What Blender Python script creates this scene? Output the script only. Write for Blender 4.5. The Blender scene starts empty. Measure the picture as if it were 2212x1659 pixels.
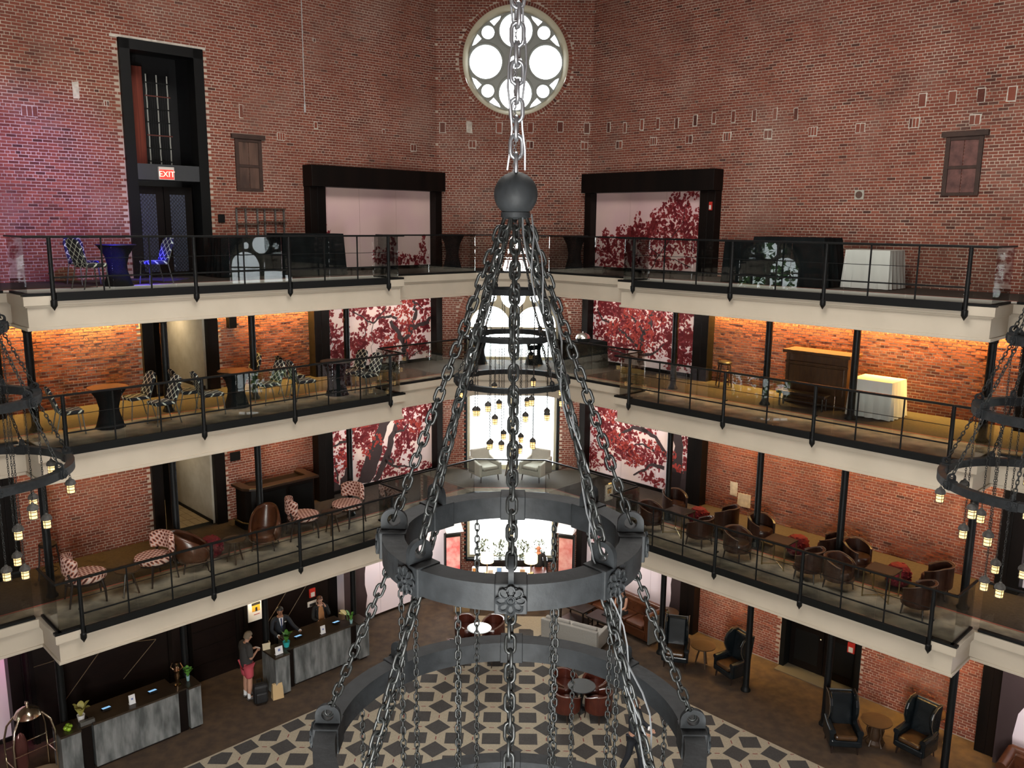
import bpy, bmesh, math, random
import numpy as np
from math import sin, cos, pi, radians, sqrt, atan2
from mathutils import Vector, Matrix
SC = bpy.context.scene
COL = SC.collection
RND = random.Random(7)
# ------------------------------------------------------------------ camera
FPX, PITCH, ROLL, YAW = 1841.66, 0.18583, 0.010453, -0.006127
CAMP = Vector((0.198, 0.0, 12.692))
def make_camera():
    cd = bpy.data.cameras.new('camera'); co = bpy.data.objects.new('camera', cd); COL.objects.link(co)
    cy, sy = cos(YAW), sin(YAW)
    fw = Vector((sy*cos(PITCH), cy*cos(PITCH), -sin(PITCH))); rt = Vector((cy, -sy, 0)); up = rt.cross(fw)
    r2 = rt*cos(ROLL)+up*sin(ROLL); u2 = up*cos(ROLL)-rt*sin(ROLL)
    m = Matrix((r2, u2, -fw)).transposed().to_4x4(); m.translation = CAMP
    co.matrix_world = m
    cd.sensor_fit = 'HORIZONTAL'; cd.sensor_width = 36; cd.lens = FPX/2212*36; cd.clip_end = 300; cd.clip_start = .05
    SC.camera = co
make_camera()
# ------------------------------------------------------------------ world, exposure
w = bpy.data.worlds.new('sky'); SC.world = w; w.use_nodes = True
bg = w.node_tree.nodes['Background']; bg.inputs[0].default_value = (0.93, 0.97, 1.0, 1); bg.inputs[1].default_value = 8.0
SC.view_settings.view_transform = 'Standard'; SC.view_settings.look = 'None'
SC.view_settings.exposure = 0.18; SC.view_settings.gamma = 1.0; SC.view_settings.use_curve_mapping = False
CY_ = SC.cycles; CY_.max_bounces = 5; CY_.diffuse_bounces = 2; CY_.glossy_bounces = 2; CY_.transmission_bounces = 4; CY_.transparent_max_bounces = 10; CY_.caustics_reflective = False; CY_.caustics_refractive = False
CY_.use_denoising = True; CY_.use_adaptive_sampling = True; CY_.adaptive_threshold = .05; CY_.adaptive_min_samples = 12
# ------------------------------------------------------------------ plan of the rotunda (metres)
CX, CY, LW = 2.522, 28.75, 18.17         # corner of the far short wall, far wall distance, long wall length
S2 = sqrt(2.0)
FL = [0.0, 4.243, 8.123, 11.227]         # floor levels
RTZ = [None, 5.378, 9.258, 12.362]       # railing tops
NJ, NS = 4.05, 2.95                      # balcony edge distance from the wall: jutting part, set back part
UJ0, UJ1 = 4.62, 13.55
POSTU = [5.07, 7.94, 10.23, 13.10]
SLT = 0.68                               # slab thickness
def UN(s, u, n, z): return Vector((s*(CX+(u-n)/S2), CY-(u+n)/S2, z))
# ------------------------------------------------------------------ big lights
def area(name, loc, target, sx, sy, power, color=(1,1,1), spread=pi):
    l = bpy.data.lights.new(name, 'AREA'); l.shape = 'RECTANGLE'; l.size = sx; l.size_y = sy; l.energy = power; l.color = color; l.spread = spread
    o = bpy.data.objects.new(name, l); COL.objects.link(o); o.location = loc
    o.rotation_euler = (Vector(target)-Vector(loc)).to_track_quat('-Z', 'Y').to_euler()
    return o
def spot(name, loc, target, power, color=(1,1,1), ang=60, blend=.5, r=.05):
    l = bpy.data.lights.new(name, 'SPOT'); l.energy = power; l.color = color; l.spot_size = radians(ang); l.spot_blend = blend; l.shadow_soft_size = r
    o = bpy.data.objects.new(name, l); COL.objects.link(o); o.location = loc
    o.rotation_euler = (Vector(target)-Vector(loc)).to_track_quat('-Z', 'Y').to_euler()
    return o
DAY = (0.95, 0.98, 1.0)
area('cupola_fill', (0, 11.5, 21.5), (0, 11.5, 0), 9, 9, 2300, (1.0, .95, .89))  # fill lamp added below the closed ceiling in place of cupola daylight
area('south_window_daylight', (0, -3.0, 8.6), (0, 28, 8.6), 3.6, 10.5, 6600, (1.0, .97, .93))
area('north_window_daylight', (0, 29.6, 6.0), (0, 10, 6.0), 3.2, 9.5, 1600, DAY)
# ------------------------------------------------------------------ materials
MATS = {}
def mat(name, c, rough=.6, metal=0.0, c2=None, scale=6.0, bump=0.0, emit=None, estr=0.0, detail=4.0, stretch=None, spec=None, coords='Object', sharp=None):
    if name in MATS: return MATS[name]
    m = bpy.data.materials.new(name); m.use_nodes = True; MATS[name] = m
    nt = m.node_tree; b = nt.nodes['Principled BSDF']
    b.inputs['Base Color'].default_value = (*c, 1); b.inputs['Roughness'].default_value = rough; b.inputs['Metallic'].default_value = metal
    if spec is not None: b.inputs['Specular IOR Level'].default_value = spec
    if emit: b.inputs['Emission Color'].default_value = (*emit, 1); b.inputs['Emission Strength'].default_value = estr
    if c2 or bump:
        tc = nt.nodes.new('ShaderNodeTexCoord'); nz = nt.nodes.new('ShaderNodeTexNoise')
        nz.inputs['Scale'].default_value = scale; nz.inputs['Detail'].default_value = detail
        src = tc.outputs[coords if coords != 'World' else 'Object']
        if coords == 'World':
            src = nt.nodes.new('ShaderNodeNewGeometry').outputs['Position']
        if stretch:
            mp = nt.nodes.new('ShaderNodeMapping'); mp.inputs['Scale'].default_value = stretch
            nt.links.new(src, mp.inputs['Vector']); src = mp.outputs[0]
        nt.links.new(src, nz.inputs['Vector'])
        if c2:
            r = nt.nodes.new('ShaderNodeValToRGB'); a, e = sharp or (.35, .65)
            r.color_ramp.elements[0].position = a; r.color_ramp.elements[1].position = e
            r.color_ramp.elements[0].color = (*c, 1); r.color_ramp.elements[1].color = (*c2, 1)
            nt.links.new(nz.outputs['Fac'], r.inputs[0]); nt.links.new(r.outputs[0], b.inputs['Base Color'])
        if bump:
            bp = nt.nodes.new('ShaderNodeBump'); bp.inputs['Strength'].default_value = bump; bp.inputs['Distance'].default_value = .02
            nt.links.new(nz.outputs['Fac'], bp.inputs['Height']); nt.links.new(bp.outputs[0], b.inputs['Normal'])
    return m
def emis(name, c, s): return mat(name, c, .5, emit=c, estr=s)
def glass_mat(name, tint, refl_min=.03, refl_max=.55):
    m = bpy.data.materials.new(name); m.use_nodes = True; MATS[name] = m; nt = m.node_tree; nt.nodes.clear()
    out = nt.nodes.new('ShaderNodeOutputMaterial'); mx = nt.nodes.new('ShaderNodeMixShader'); tr = nt.nodes.new('ShaderNodeBsdfTransparent'); gl = nt.nodes.new('ShaderNodeBsdfGlossy')
    tr.inputs[0].default_value = (*tint, 1); gl.inputs['Roughness'].default_value = 0.0
    fr = nt.nodes.new('ShaderNodeFresnel'); fr.inputs[0].default_value = 1.5
    mr = nt.nodes.new('ShaderNodeMapRange'); mr.inputs['To Min'].default_value = refl_min; mr.inputs['To Max'].default_value = refl_max; mr.inputs['From Min'].default_value = .04
    nt.links.new(fr.outputs[0], mr.inputs[0]); nt.links.new(mr.outputs[0], mx.inputs[0]); nt.links.new(tr.outputs[0], mx.inputs[1]); nt.links.new(gl.outputs[0], mx.inputs[2]); nt.links.new(mx.outputs[0], out.inputs[0])
    return m
GLASS = glass_mat('rail_glass', (.88, .905, .895), .022, .6)
WGLASS = glass_mat('window_glass', (.97, .98, .98), .02, .5)
def brick_mat(name, single):
    m = bpy.data.materials.new(name); m.use_nodes = True; nt = m.node_tree; b = nt.nodes['Principled BSDF']; L = nt.links.new
    b.inputs['Roughness'].default_value = .85; b.inputs['Specular IOR Level'].default_value = .2
    if single: src = nt.nodes.new('ShaderNodeObjectInfo').outputs['Random']
    else:
        a = nt.nodes.new('ShaderNodeAttribute'); a.attribute_name = 'tone'; src = a.outputs['Fac']
    r = nt.nodes.new('ShaderNodeValToRGB'); cr = r.color_ramp; cr.interpolation = 'LINEAR'
    els = [(0, (.070, .028, .022)), (.25, (.165, .050, .034)), (.6, (.225, .066, .043)), (.85, (.285, .088, .055)), (1, (.12, .054, .042))]
    while len(cr.elements) < len(els): cr.elements.new(.5)
    for e, (p, c) in zip(cr.elements, els): e.position = p; e.color = (*c, 1)
    L(src, r.inputs[0])
    g = nt.nodes.new('ShaderNodeNewGeometry')
    def noise(sc, det=3):
        n = nt.nodes.new('ShaderNodeTexNoise'); n.inputs['Scale'].default_value = sc; n.inputs['Detail'].default_value = det; L(g.outputs['Position'], n.inputs['Vector']); return n.outputs['Fac']
    def mixc(fac, a, col, lo, hi, amt):
        mr = nt.nodes.new('ShaderNodeMapRange'); mr.inputs['From Min'].default_value = lo; mr.inputs['From Max'].default_value = hi; mr.inputs['To Max'].default_value = amt; L(fac, mr.inputs[0])
        mx = nt.nodes.new('ShaderNodeMix'); mx.data_type = 'RGBA'; L(mr.outputs[0], mx.inputs['Factor']); L(a, mx.inputs['A']); mx.inputs['B'].default_value = (*col, 1); return mx.outputs['Result']
    c = mixc(noise(.55, 4), r.outputs[0], (.30, .17, .135), .52, .75, .55)     # lime bloom
    c = mixc(noise(1.3, 5), c, (.06, .035, .03), .56, .78, .6)              # soot
    c = mixc(noise(28, 3), c, (.30, .13, .09), .55, .8, .45)                # face grain
    L(c, b.inputs['Base Color'])
    bp = nt.nodes.new('ShaderNodeBump'); bp.inputs['Strength'].default_value = .35; bp.inputs['Distance'].default_value = .01
    L(noise(60, 3), bp.inputs['Height']); L(bp.outputs[0], b.inputs['Normal'])
    MATS[name] = m; return m
BRICK = brick_mat('brick_face', False); BRICK1 = brick_mat('brick_face_single', True)
MORTAR = mat('mortar', (.60, .49, .40), .95, c2=(.36, .27, .21), scale=.8, bump=.3, coords='World', detail=8)
PATCH = mat('pale_mortar', (.66, .60, .52), .95, c2=(.48, .43, .37), scale=9, bump=.3)
BLACK = mat('black_steel', (.0045, .005, .005), .5, 0, bump=.02, scale=40, spec=.22)
BLKWOOD = mat('black_wood', (.0035, .0028, .0025), .45, c2=(.008, .005, .004), scale=3, stretch=(1, 1, .12), spec=.18)
CREAM = mat('cream_paint', (.50, .44, .35), .55, c2=(.46, .405, .32), scale=1.5, coords='World')
CREAMW = mat('window_cream', (.62, .56, .40), .5)
CARPET = mat('brown_carpet', (.030, .019, .012), .95, c2=(.046, .030, .020), scale=18, bump=.3, coords='World')
GCARPET = mat('lobby_carpet', (.070, .042, .022), .9, c2=(.040, .024, .014), scale=3.5, bump=.1, coords='World', detail=8)
STRIP = mat('border_carpet', (.34, .28, .20), .9, c2=(.15, .125, .095), scale=2.2, detail=8, bump=.2, coords='World')
REDLINE = mat('red_border', (.30, .085, .06), .8)
IRON = mat('iron_ring', (.0125, .0142, .0155), .6, 0, c2=(.019, .0215, .0235), scale=14, bump=.2, spec=.22, coords='World', detail=8)
CHAINM = mat('chain_iron', (.017, .019, .0185), .42, .2, c2=(.009, .0105, .010), scale=40, coords='World')
# ------------------------------------------------------------------ mesh helper
class MB:
    def __init__(s): s.v = []; s.f = []
    def add(s, vs, fs):
        o = len(s.v); s.v += [tuple(x) for x in vs]; s.f += [tuple(i+o for i in f) for f in fs]; return s
    def hexa(s, b, t): return s.add(list(b)+list(t), [(3,2,1,0),(4,5,6,7),(0,1,5,4),(1,2,6,5),(2,3,7,6),(3,0,4,7)])
    def box(s, x0, x1, y0, y1, z0, z1): return s.hexa([(x0,y0,z0),(x1,y0,z0),(x1,y1,z0),(x0,y1,z0)], [(x0,y0,z1),(x1,y0,z1),(x1,y1,z1),(x0,y1,z1)])
    def cbox(s, c, d, rz=0.0, rx=0.0, ry=0.0):
        M = Matrix.Translation(c) @ Matrix.Rotation(rz, 4, 'Z') @ Matrix.Rotation(rx, 4, 'X') @ Matrix.Rotation(ry, 4, 'Y')
        x, y, z = d[0]/2, d[1]/2, d[2]/2
        P = [M @ Vector(q) for q in ((-x,-y,-z),(x,-y,-z),(x,y,-z),(-x,y,-z),(-x,-y,z),(x,-y,z),(x,y,z),(-x,y,z))]
        return s.hexa(P[:4], P[4:])
    def ubox(s, sd, u0, u1, n0, n1, z0, z1):
        q = [(u0,n0),(u1,n0),(u1,n1),(u0,n1)]
        return s.hexa([UN(sd,u,n,z0) for u,n in q], [UN(sd,u,n,z1) for u,n in q])
    def prism(s, poly, z0, z1):
        n = len(poly); vs = [(x,y,z0) for x,y in poly]+[(x,y,z1) for x,y in poly]
        return s.add(vs, [tuple(range(n-1,-1,-1)), tuple(range(n,2*n))]+[(i,(i+1)%n,n+(i+1)%n,n+i) for i in range(n)])
    def xprism(s, poly, a0, a1, M=None):   # polygon in (y,z), extruded along x
        n = len(poly); vs = [Vector((a0,y,z)) for y,z in poly]+[Vector((a1,y,z)) for y,z in poly]
        if M: vs = [M @ v for v in vs]
        return s.add(vs, [tuple(range(n-1,-1,-1)), tuple(range(n,2*n))]+[(i,(i+1)%n,n+(i+1)%n,n+i) for i in range(n)])
    def tube(s, pts, r, n=8, closed=False, caps=True, flat=None):
        pts = [Vector(p) for p in pts]; N = len(pts); rr = r if isinstance(r, (list, tuple)) else [r]*N
        o = len(s.v); up = None
        for i, p in enumerate(pts):
            if closed: d = pts[(i+1)%N]-pts[i-1]
            else: d = pts[min(i+1,N-1)]-pts[max(i-1,0)]
            d.normalize()
            if up is None:
                up = Vector((0,0,1)) if abs(d.z) < .9 else Vector((1,0,0))
            a = d.cross(up); a.normalize(); b = a.cross(d); b.normalize(); up = b
            for k in range(n):
                t = 2*pi*k/n; q = p+(a*cos(t)+b*sin(t)*(flat or 1))*rr[i]; s.v.append(tuple(q))
        for i in range(N if closed else N-1):
            j = (i+1)%N
            for k in range(n):
                k2 = (k+1)%n; s.f.append((o+i*n+k, o+i*n+k2, o+j*n+k2, o+j*n+k))
        if not closed and caps:
            s.f.append(tuple(o+k for k in range(n-1,-1,-1))); s.f.append(tuple(o+(N-1)*n+k for k in range(n)))
        return s
    def lathe(s, prof, n=24, c=(0,0,0), sx=1, sy=1, a0=0, a1=2*pi, M=None, caps=True):
        full = abs(a1-a0-2*pi) < 1e-6; o = len(s.v); m = n if full else n+1
        for r, z in prof:
            for k in range(m):
                t = a0+(a1-a0)*k/n; q = Vector((r*cos(t)*sx, r*sin(t)*sy, z))
                if M: q = M @ q
                s.v.append((c[0]+q.x, c[1]+q.y, c[2]+q.z))
        for i in range(len(prof)-1):
            for k in range(n):
                k2 = (k+1)%m; s.f.append((o+i*m+k, o+i*m+k2, o+(i+1)*m+k2, o+(i+1)*m+k))
        if full and caps:
            if prof[0][0] > 1e-6: s.f.append(tuple(o+k for k in range(m-1,-1,-1)))
            if prof[-1][0] > 1e-6: s.f.append(tuple(o+(len(prof)-1)*m+k for k in range(m)))
        return s
    def blob(s, c, r, n=10, m=7, jit=0, seed=0):
        R = random.Random(seed); o = len(s.v); rx, ry, rz = r if isinstance(r, (tuple, list)) else (r, r, r)
        for i in range(m+1):
            ph = pi*i/m
            for k in range(n):
                t = 2*pi*k/n; j = 1+R.uniform(-jit, jit)
                s.v.append((c[0]+rx*j*sin(ph)*cos(t), c[1]+ry*j*sin(ph)*sin(t), c[2]-rz*j*cos(ph)))
        for i in range(m):
            for k in range(n):
                k2 = (k+1)%n; s.f.append((o+i*n+k, o+i*n+k2, o+(i+1)*n+k2, o+(i+1)*n+k))
        return s
    def mesh(s, name, fix=True):
        me = bpy.data.meshes.new(name); me.from_pydata(s.v, [], s.f)
        if fix:
            b = bmesh.new(); b.from_mesh(me); bmesh.ops.remove_doubles(b, verts=b.verts, dist=1e-5); bmesh.ops.recalc_face_normals(b, faces=b.faces); b.to_mesh(me); b.free()
        return me
    def obj(s, name, m, parent=None, smooth=False, bevel=0, sub=0, fix=True):
        o = bpy.data.objects.new(name, s.mesh(name, fix)); COL.objects.link(o); o.data.materials.append(m)
        if parent: o.parent = parent
        if smooth:
            o.data.polygons.foreach_set('use_smooth', [True]*len(o.data.polygons))
            if smooth != 'all':
                try: o.data.set_sharp_from_angle(angle=radians(40))
                except Exception: pass
        if bevel:
            b = o.modifiers.new('bevel', 'BEVEL'); b.width = bevel; b.segments = 2; b.limit_method = 'ANGLE'
        if sub:
            b = o.modifiers.new('sub', 'SUBSURF'); b.levels = sub; b.render_levels = sub
        return o
def tag(o, label, cat, group=None):
    o['label'] = label; o['category'] = cat
    if group: o['group'] = group
    return o
def thing(name, label, cat, loc=(0,0,0), rz=0.0, group=None):
    o = bpy.data.objects.new(name, None); COL.objects.link(o); o.location = loc; o.rotation_euler = (0,0,rz); o.empty_display_size = .1
    return tag(o, label, cat, group)
def struct(o, label=None):
    o['kind'] = 'structure'
    if label: o['label'] = label
    return o
def place(o, loc, rz=0.0): o.location = loc; o.rotation_euler = (0, 0, rz); return o
def dup(root, loc, rz, label, group=None):
    r = root.copy(); COL.objects.link(r); r.location = loc; r.rotation_euler = (0,0,rz); r['label'] = label
    if group: r['group'] = group
    for ch in list(root.children):
        c = ch.copy(); COL.objects.link(c); c.parent = r
        for g in list(ch.children):
            d = g.copy(); COL.objects.link(d); d.parent = c
    return r
def grow(root, k): root.scale = (k, k, k); return root
def curve_plate(name, loops, depth, m, M, parent=None):
    """flat plate with holes: 2D curve filled, turned into a mesh; M maps local (x,y,z) to the world"""
    cu = bpy.data.curves.new(name, 'CURVE'); cu.dimensions = '2D'; cu.fill_mode = 'BOTH'; cu.extrude = depth/2
    for lp in loops:
        sp = cu.splines.new('POLY'); sp.points.add(len(lp)-1); sp.use_cyclic_u = True
        for p, q in zip(sp.points, lp): p.co = (q[0], q[1], 0, 1)
    to = bpy.data.objects.new('tmp', cu); COL.objects.link(to)
    dg = bpy.context.evaluated_depsgraph_get(); me = bpy.data.meshes.new_from_object(to.evaluated_get(dg))
    bpy.data.objects.remove(to); bpy.data.curves.remove(cu)
    me.transform(M); me.materials.clear(); me.materials.append(m); me.name = name
    o = bpy.data.objects.new(name, me); COL.objects.link(o)
    if parent: o.parent = parent
    return o
def circ(cx, cy, r, n=48): return [(cx+r*cos(2*pi*k/n), cy+r*sin(2*pi*k/n)) for k in range(n)]
# ------------------------------------------------------------------ brick walls
CH, BL, MJ = 0.0735, 0.215, 0.0155
def brick_wall(name, P, u0, u1, z0, z1, ok, seed, view_pick=300, wall=None):
    """bricks proud of the mortar: the 300 that show largest are objects of their own, the rest one stuff mesh"""
    R = np.random.RandomState(seed); rows = []
    nz = int((z1-z0)/CH)
    for j in range(nz):
        zb = z0+j*CH; L = BL*.5 if j % 7 == 3 else BL
        off = -(BL*.5 if j % 2 else 0)+(BL*.25 if j % 7 == 3 else 0)
        k = int((u1-u0-off)/L)+1
        a = u0+off+np.arange(k)*L; b = a+L-MJ
        a = np.maximum(a, u0); b = np.minimum(b, u1)
        for x, y in zip(a, b):
            if y-x > .03 and ok((x+y)/2, zb+CH/2, x, y): rows.append((x, y, zb+MJ, zb+CH))
    A = np.array(rows); N = len(A)
    dep = .010+R.uniform(-.004, .005, N); tone = np.clip(R.normal(.52, .17, N), 0, 1)
    jz = R.uniform(-.002, .002, N)
    P0 = [P((a+b)/2, 0, (c+d)/2) for a, b, c, d in A]
    dist = np.array([(p-CAMP).length for p in P0]); full = (A[:,1]-A[:,0]) > BL-MJ-.004
    def vis(p):
        d = p-CAMP; m = SC.camera.matrix_world; x = d.dot(m.col[0].xyz); y = d.dot(m.col[1].xyz); w_ = -d.dot(m.col[2].xyz)
        return w_ > 0 and abs(x/w_) < .59 and abs(y/w_) < .44
    score = np.where(full, 1/dist, 0)
    order = np.argsort(-score); pick = []
    for i in order:
        if len(pick) >= view_pick or score[i] <= 0: break
        if A[i][2] > FL[3]+1.15 or view_pick < 0:
            if vis(P0[i]): pick.append(i)
    ps = set(pick)
    V = []; F = []; T = []
    for i in range(N):
        if i in ps: continue
        a, b, c, d = A[i]; c += jz[i]; d += jz[i]; n = dep[i]; o = len(V); e = .002
        V += [P(a,-.004,c),P(b,-.004,c),P(b,-.004,d),P(a,-.004,d),P(a+e,n,c+e),P(b-e,n,c+e),P(b-e,n,d-e),P(a+e,n,d-e)]
        F += [(o+4,o+5,o+6,o+7),(o,o+1,o+5,o+4),(o+1,o+2,o+6,o+5),(o+2,o+3,o+7,o+6),(o+3,o,o+4,o+7)]; T += [tone[i]]*8
    me = bpy.data.meshes.new(name); me.from_pydata([tuple(v) for v in V], [], F)
    at = me.attributes.new('tone', 'FLOAT', 'POINT'); at.data.foreach_set('value', np.array(T, dtype=np.float32))
    b = bmesh.new(); b.from_mesh(me); bmesh.ops.recalc_face_normals(b, faces=b.faces); b.to_mesh(me); b.free()
    o = bpy.data.objects.new('brickwork', me); COL.objects.link(o); me.materials.append(BRICK); o['kind'] = 'stuff'; o.parent = wall
    # shared single brick
    if pick:
        du = P(1,0,0)-P(0,0,0); dn = P(0,1,0)-P(0,0,0)
        mb = MB(); hx, hz, e = (BL-MJ)/2, (CH-MJ)/2, .002
        q = lambda u, n, z: du*u+dn*n+Vector((0,0,z))
        mb.hexa([q(-hx,-.004,-hz),q(hx,-.004,-hz),q(hx,-.004,hz),q(-hx,-.004,hz)], [q(-hx+e,.011,-hz+e),q(hx-e,.011,-hz+e),q(hx-e,.011,hz-e),q(-hx+e,.011,hz-e)])
        bm_ = mb.mesh('brick'); bm_.materials.append(BRICK1)
        for i in pick:
            a, bb, c, d = A[i]; ob = bpy.data.objects.new('brick', bm_); COL.objects.link(ob); ob.location = P((a+bb)/2, dep[i]-.010, (c+d)/2); ob.parent = wall
    return o
def wall_plane(name, P, us, zs, hole, m, back=.35):
    """mortar face with rectangular holes, and reveals going back"""
    mb = MB()
    H = lambda i, j: 0 <= i < len(us)-1 and 0 <= j < len(zs)-1 and not hole((us[i]+us[i+1])/2, (zs[j]+zs[j+1])/2)
    for i in range(len(us)-1):
        for j in range(len(zs)-1):
            if not H(i, j): continue
            a, b, c, d = us[i], us[i+1], zs[j], zs[j+1]
            mb.add([P(a,0,c),P(b,0,c),P(b,0,d),P(a,0,d)], [(0,1,2,3)]); mb.add([P(a,-back,c),P(b,-back,c),P(b,-back,d),P(a,-back,d)], [(3,2,1,0)])
            for (x, y), di, dj in (((P(a,0,c),P(a,0,d)),-1,0),((P(b,0,c),P(b,0,d)),1,0),((P(a,0,c),P(b,0,c)),0,-1),((P(a,0,d),P(b,0,d)),0,1)):
                if not H(i+di, j+dj):
                    k = P(0,-back,0)-P(0,0,0); mb.add([x, y, y+k, x+k], [(0,1,2,3)])
    return struct(mb.obj(name, m))
# ================================================================== STRUCTURE
ZTOP = 22.0
def PW(s): return lambda u, n, z: UN(s, u, n, z)
def in_rects(R): return lambda u, z: any(a < u < b and c < z < d for a, b, c, d in R)
HOLES = {-1: [(7.9, 9.93, FL[3], 16.95), (7.88, 9.88, FL[2], 10.54), (7.88, 9.88, FL[1], 7.43)],
         1: [(7.8, 10.1, 0, 2.95)]}
SKIP = [(-1, 4.74, 0, 14.2), (13.43, 19, 0, 14.2)]
for k in (1, 2, 3): SKIP.append((-1, 19, FL[k]-SLT, FL[k]))
WALLS = {}
for s, nm in ((-1, 'wall_left'), (1, 'wall_right')):
    H = HOLES[s]; us = sorted(set([0, LW]+[x for h in H for x in h[:2]])); zs = sorted(set([0, ZTOP]+[x for h in H for x in h[2:]]))
    wl = wall_plane(nm, PW(s), us, zs, in_rects(H), MORTAR); WALLS[s] = wl
    extra = [(4.7, 13.43, -1, 3.6)] if s < 0 else []
    hs = in_rects(H+SKIP+extra)
    def ok(u, z, a, b, hs=hs, s=s): return not (hs(u, z) or hs(a+.004, z) or hs(b-.004, z))
    brick_wall(nm, PW(s), 0, 14.6, 0.02, 20.0, ok, 11+s, 300, wl)
# far short wall with the rose window and the tall arched window
ROSE = (0.03, 17.83); RR = 1.70; AW, ASP = 1.66, 9.3
def arch(hw, spr, z0, cx=0.0, n=28): return [(cx-hw, z0), (cx+hw, z0)]+[(cx+hw*cos(pi*k/n), spr+hw*sin(pi*k/n)) for k in range(n+1)]
def XZ(y): return Matrix(((1,0,0,0),(0,0,1,y),(0,1,0,0),(0,0,0,1)))
wc = struct(curve_plate('wall_far', [[(-CX-.3,0),(CX+.3,0),(CX+.3,ZTOP),(-CX-.3,ZTOP)], circ(*ROSE, RR, 64), arch(AW, ASP, .8, .03)], .5, MORTAR, XZ(CY+.25)))
PC = lambda u, n, z: Vector((u-CX, CY-n, z))
def okc(u, z, a, b):
    x = u-CX
    if (x-ROSE[0])**2+(z-ROSE[1])**2 < (RR+.13)**2: return False
    if abs(x-.03) < AW+(0 if z < ASP else .23) and z < ASP and z > .8 and (abs(a-CX-.03) < AW or abs(b-CX-.03) < AW): return False
    if z >= ASP and (x-.03)**2+(z-ASP)**2 < (AW+.25)**2: return False
    return not any(FL[k]-SLT < z < FL[k] for k in (1, 2, 3))
brick_wall('far', PC, 0, 2*CX, 0.02, 20.6, okc, 5, 300, wc)
# voussoir rings round the rose window and over the arch
mb = MB(); T = []
def ringbricks(c, r0, r1, a0, a1, n):
    for k in range(n):
        t0 = a0+(a1-a0)*(k+.08)/n; t1 = a0+(a1-a0)*(k+.92)/n; d = .012+RND.uniform(-.003, .004)
        q = [(c[0]+r*cos(t), c[1]+r*sin(t)) for r, t in ((r0,t0),(r1,t0),(r1,t1),(r0,t1))]
        mb.hexa([(x, CY+.004, z) for x, z in q], [(x, CY-d, z) for x, z in q]); T.extend([RND.gauss(.55, .2)]*8)
ringbricks(ROSE, RR+.004, RR+.12, 0, 2*pi, 120)
for r0 in (AW+.005, AW+.125): ringbricks((.03, ASP), r0, r0+.112, 0, pi, 60)
me = mb.mesh('voussoirs'); at = me.attributes.new('tone', 'FLOAT', 'POINT'); at.data.foreach_set('value', np.clip(np.array((T+[.5]*len(me.vertices))[:len(me.vertices)], dtype=np.float32), 0, 1))
o = bpy.data.objects.new('voussoir_ring', me); COL.objects.link(o); me.materials.append(BRICK); o['kind'] = 'stuff'; o.parent = wc
# pale putlog patches: soldier bricks in thick light mortar
def patches(P, wall, lst, seed):
    R = random.Random(seed)
    for (u, z, w_, h_, k, solid) in lst:
        mb = MB(); q = [(u-w_/2+R.uniform(-.02,.02), z-h_/2), (u+w_/2, z-h_/2+R.uniform(-.03,.02)), (u+w_/2+R.uniform(-.02,.02), z+h_/2), (u-w_/2, z+h_/2+R.uniform(-.02,.03))]
        mb.hexa([P(a,-.002,b) for a, b in q], [P(a,.0165,b) for a, b in q])
        pt = mb.obj('mortar_patch', PATCH, wall)
        if solid: continue
        for i in range(k):
            a0 = u-w_/2+.018+i*(w_-.02)/k; a1 = a0+(w_-.02)/k-.018
            m2 = MB(); m2.hexa([P(a0,.01,z-h_/2+.02),P(a1,.01,z-h_/2+.02),P(a1,.01,z+h_/2-.02),P(a0,.01,z+h_/2-.02)], [P(a0,.023,z-h_/2+.02),P(a1,.023,z-h_/2+.02),P(a1,.023,z+h_/2-.02),P(a0,.023,z+h_/2-.02)])
            m2.obj('brick', BRICK1, pt)
RU = [(0.72,15.74),(1.37,15.68),(2.03,15.73),(2.63,15.71),(3.31,15.68),(3.96,15.71),(4.59,15.73),(5.22,15.72),(5.88,15.70),(6.50,15.69),(7.11,15.64),(10.35,15.70),(11.03,15.69),(11.65,15.69),(12.29,15.67)]
RL = [(1.16,15.18),(2.49,15.21),(3.77,15.19),(5.05,15.19),(6.33,15.17),(7.62,15.16),(8.89,15.16),(10.21,15.19),(11.57,15.16)]
patches(PW(1), WALLS[1], [(u, z, .19 if u > 9 else .14, .33, 1, False) for u, z in RU]+[(u, z, .25, .24, 2+i % 2, False) for i, (u, z) in enumerate(RL)]+[(5.94,4.97,.25,.42,1,True),(6.31,4.69,.42,.42,1,True)], 1)
patches(PW(-1), WALLS[-1], [(12.04,15.11,.36,.26,3,False),(10.32,15.45,.13,.14,2,False),(5.65,15.03,.25,.22,3,False),(11.0,15.68,.14,.36,1,True),(6.82,15.6,.13,.36,1,False),(4.52,15.43,.12,.2,1,False),(2.12,15.44,.12,.14,1,False),(.96,15.04,.24,.22,2,False),(4.48,17.76,.1,.12,1,False)], 2)
patches(PC, wc, [(x+CX, z, .2, .34, 1, i == 1) for i, (x, z) in enumerate([(-2.32,15.74),(-1.45,15.76),(-.48,15.75),(.53,15.76),(1.5,15.79),(2.36,15.76)])]+[(x+CX, z, .24, .24, 2, False) for x, z in [(-1.35,15.22),(.52,15.22),(2.3,15.21)]], 3)
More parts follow.
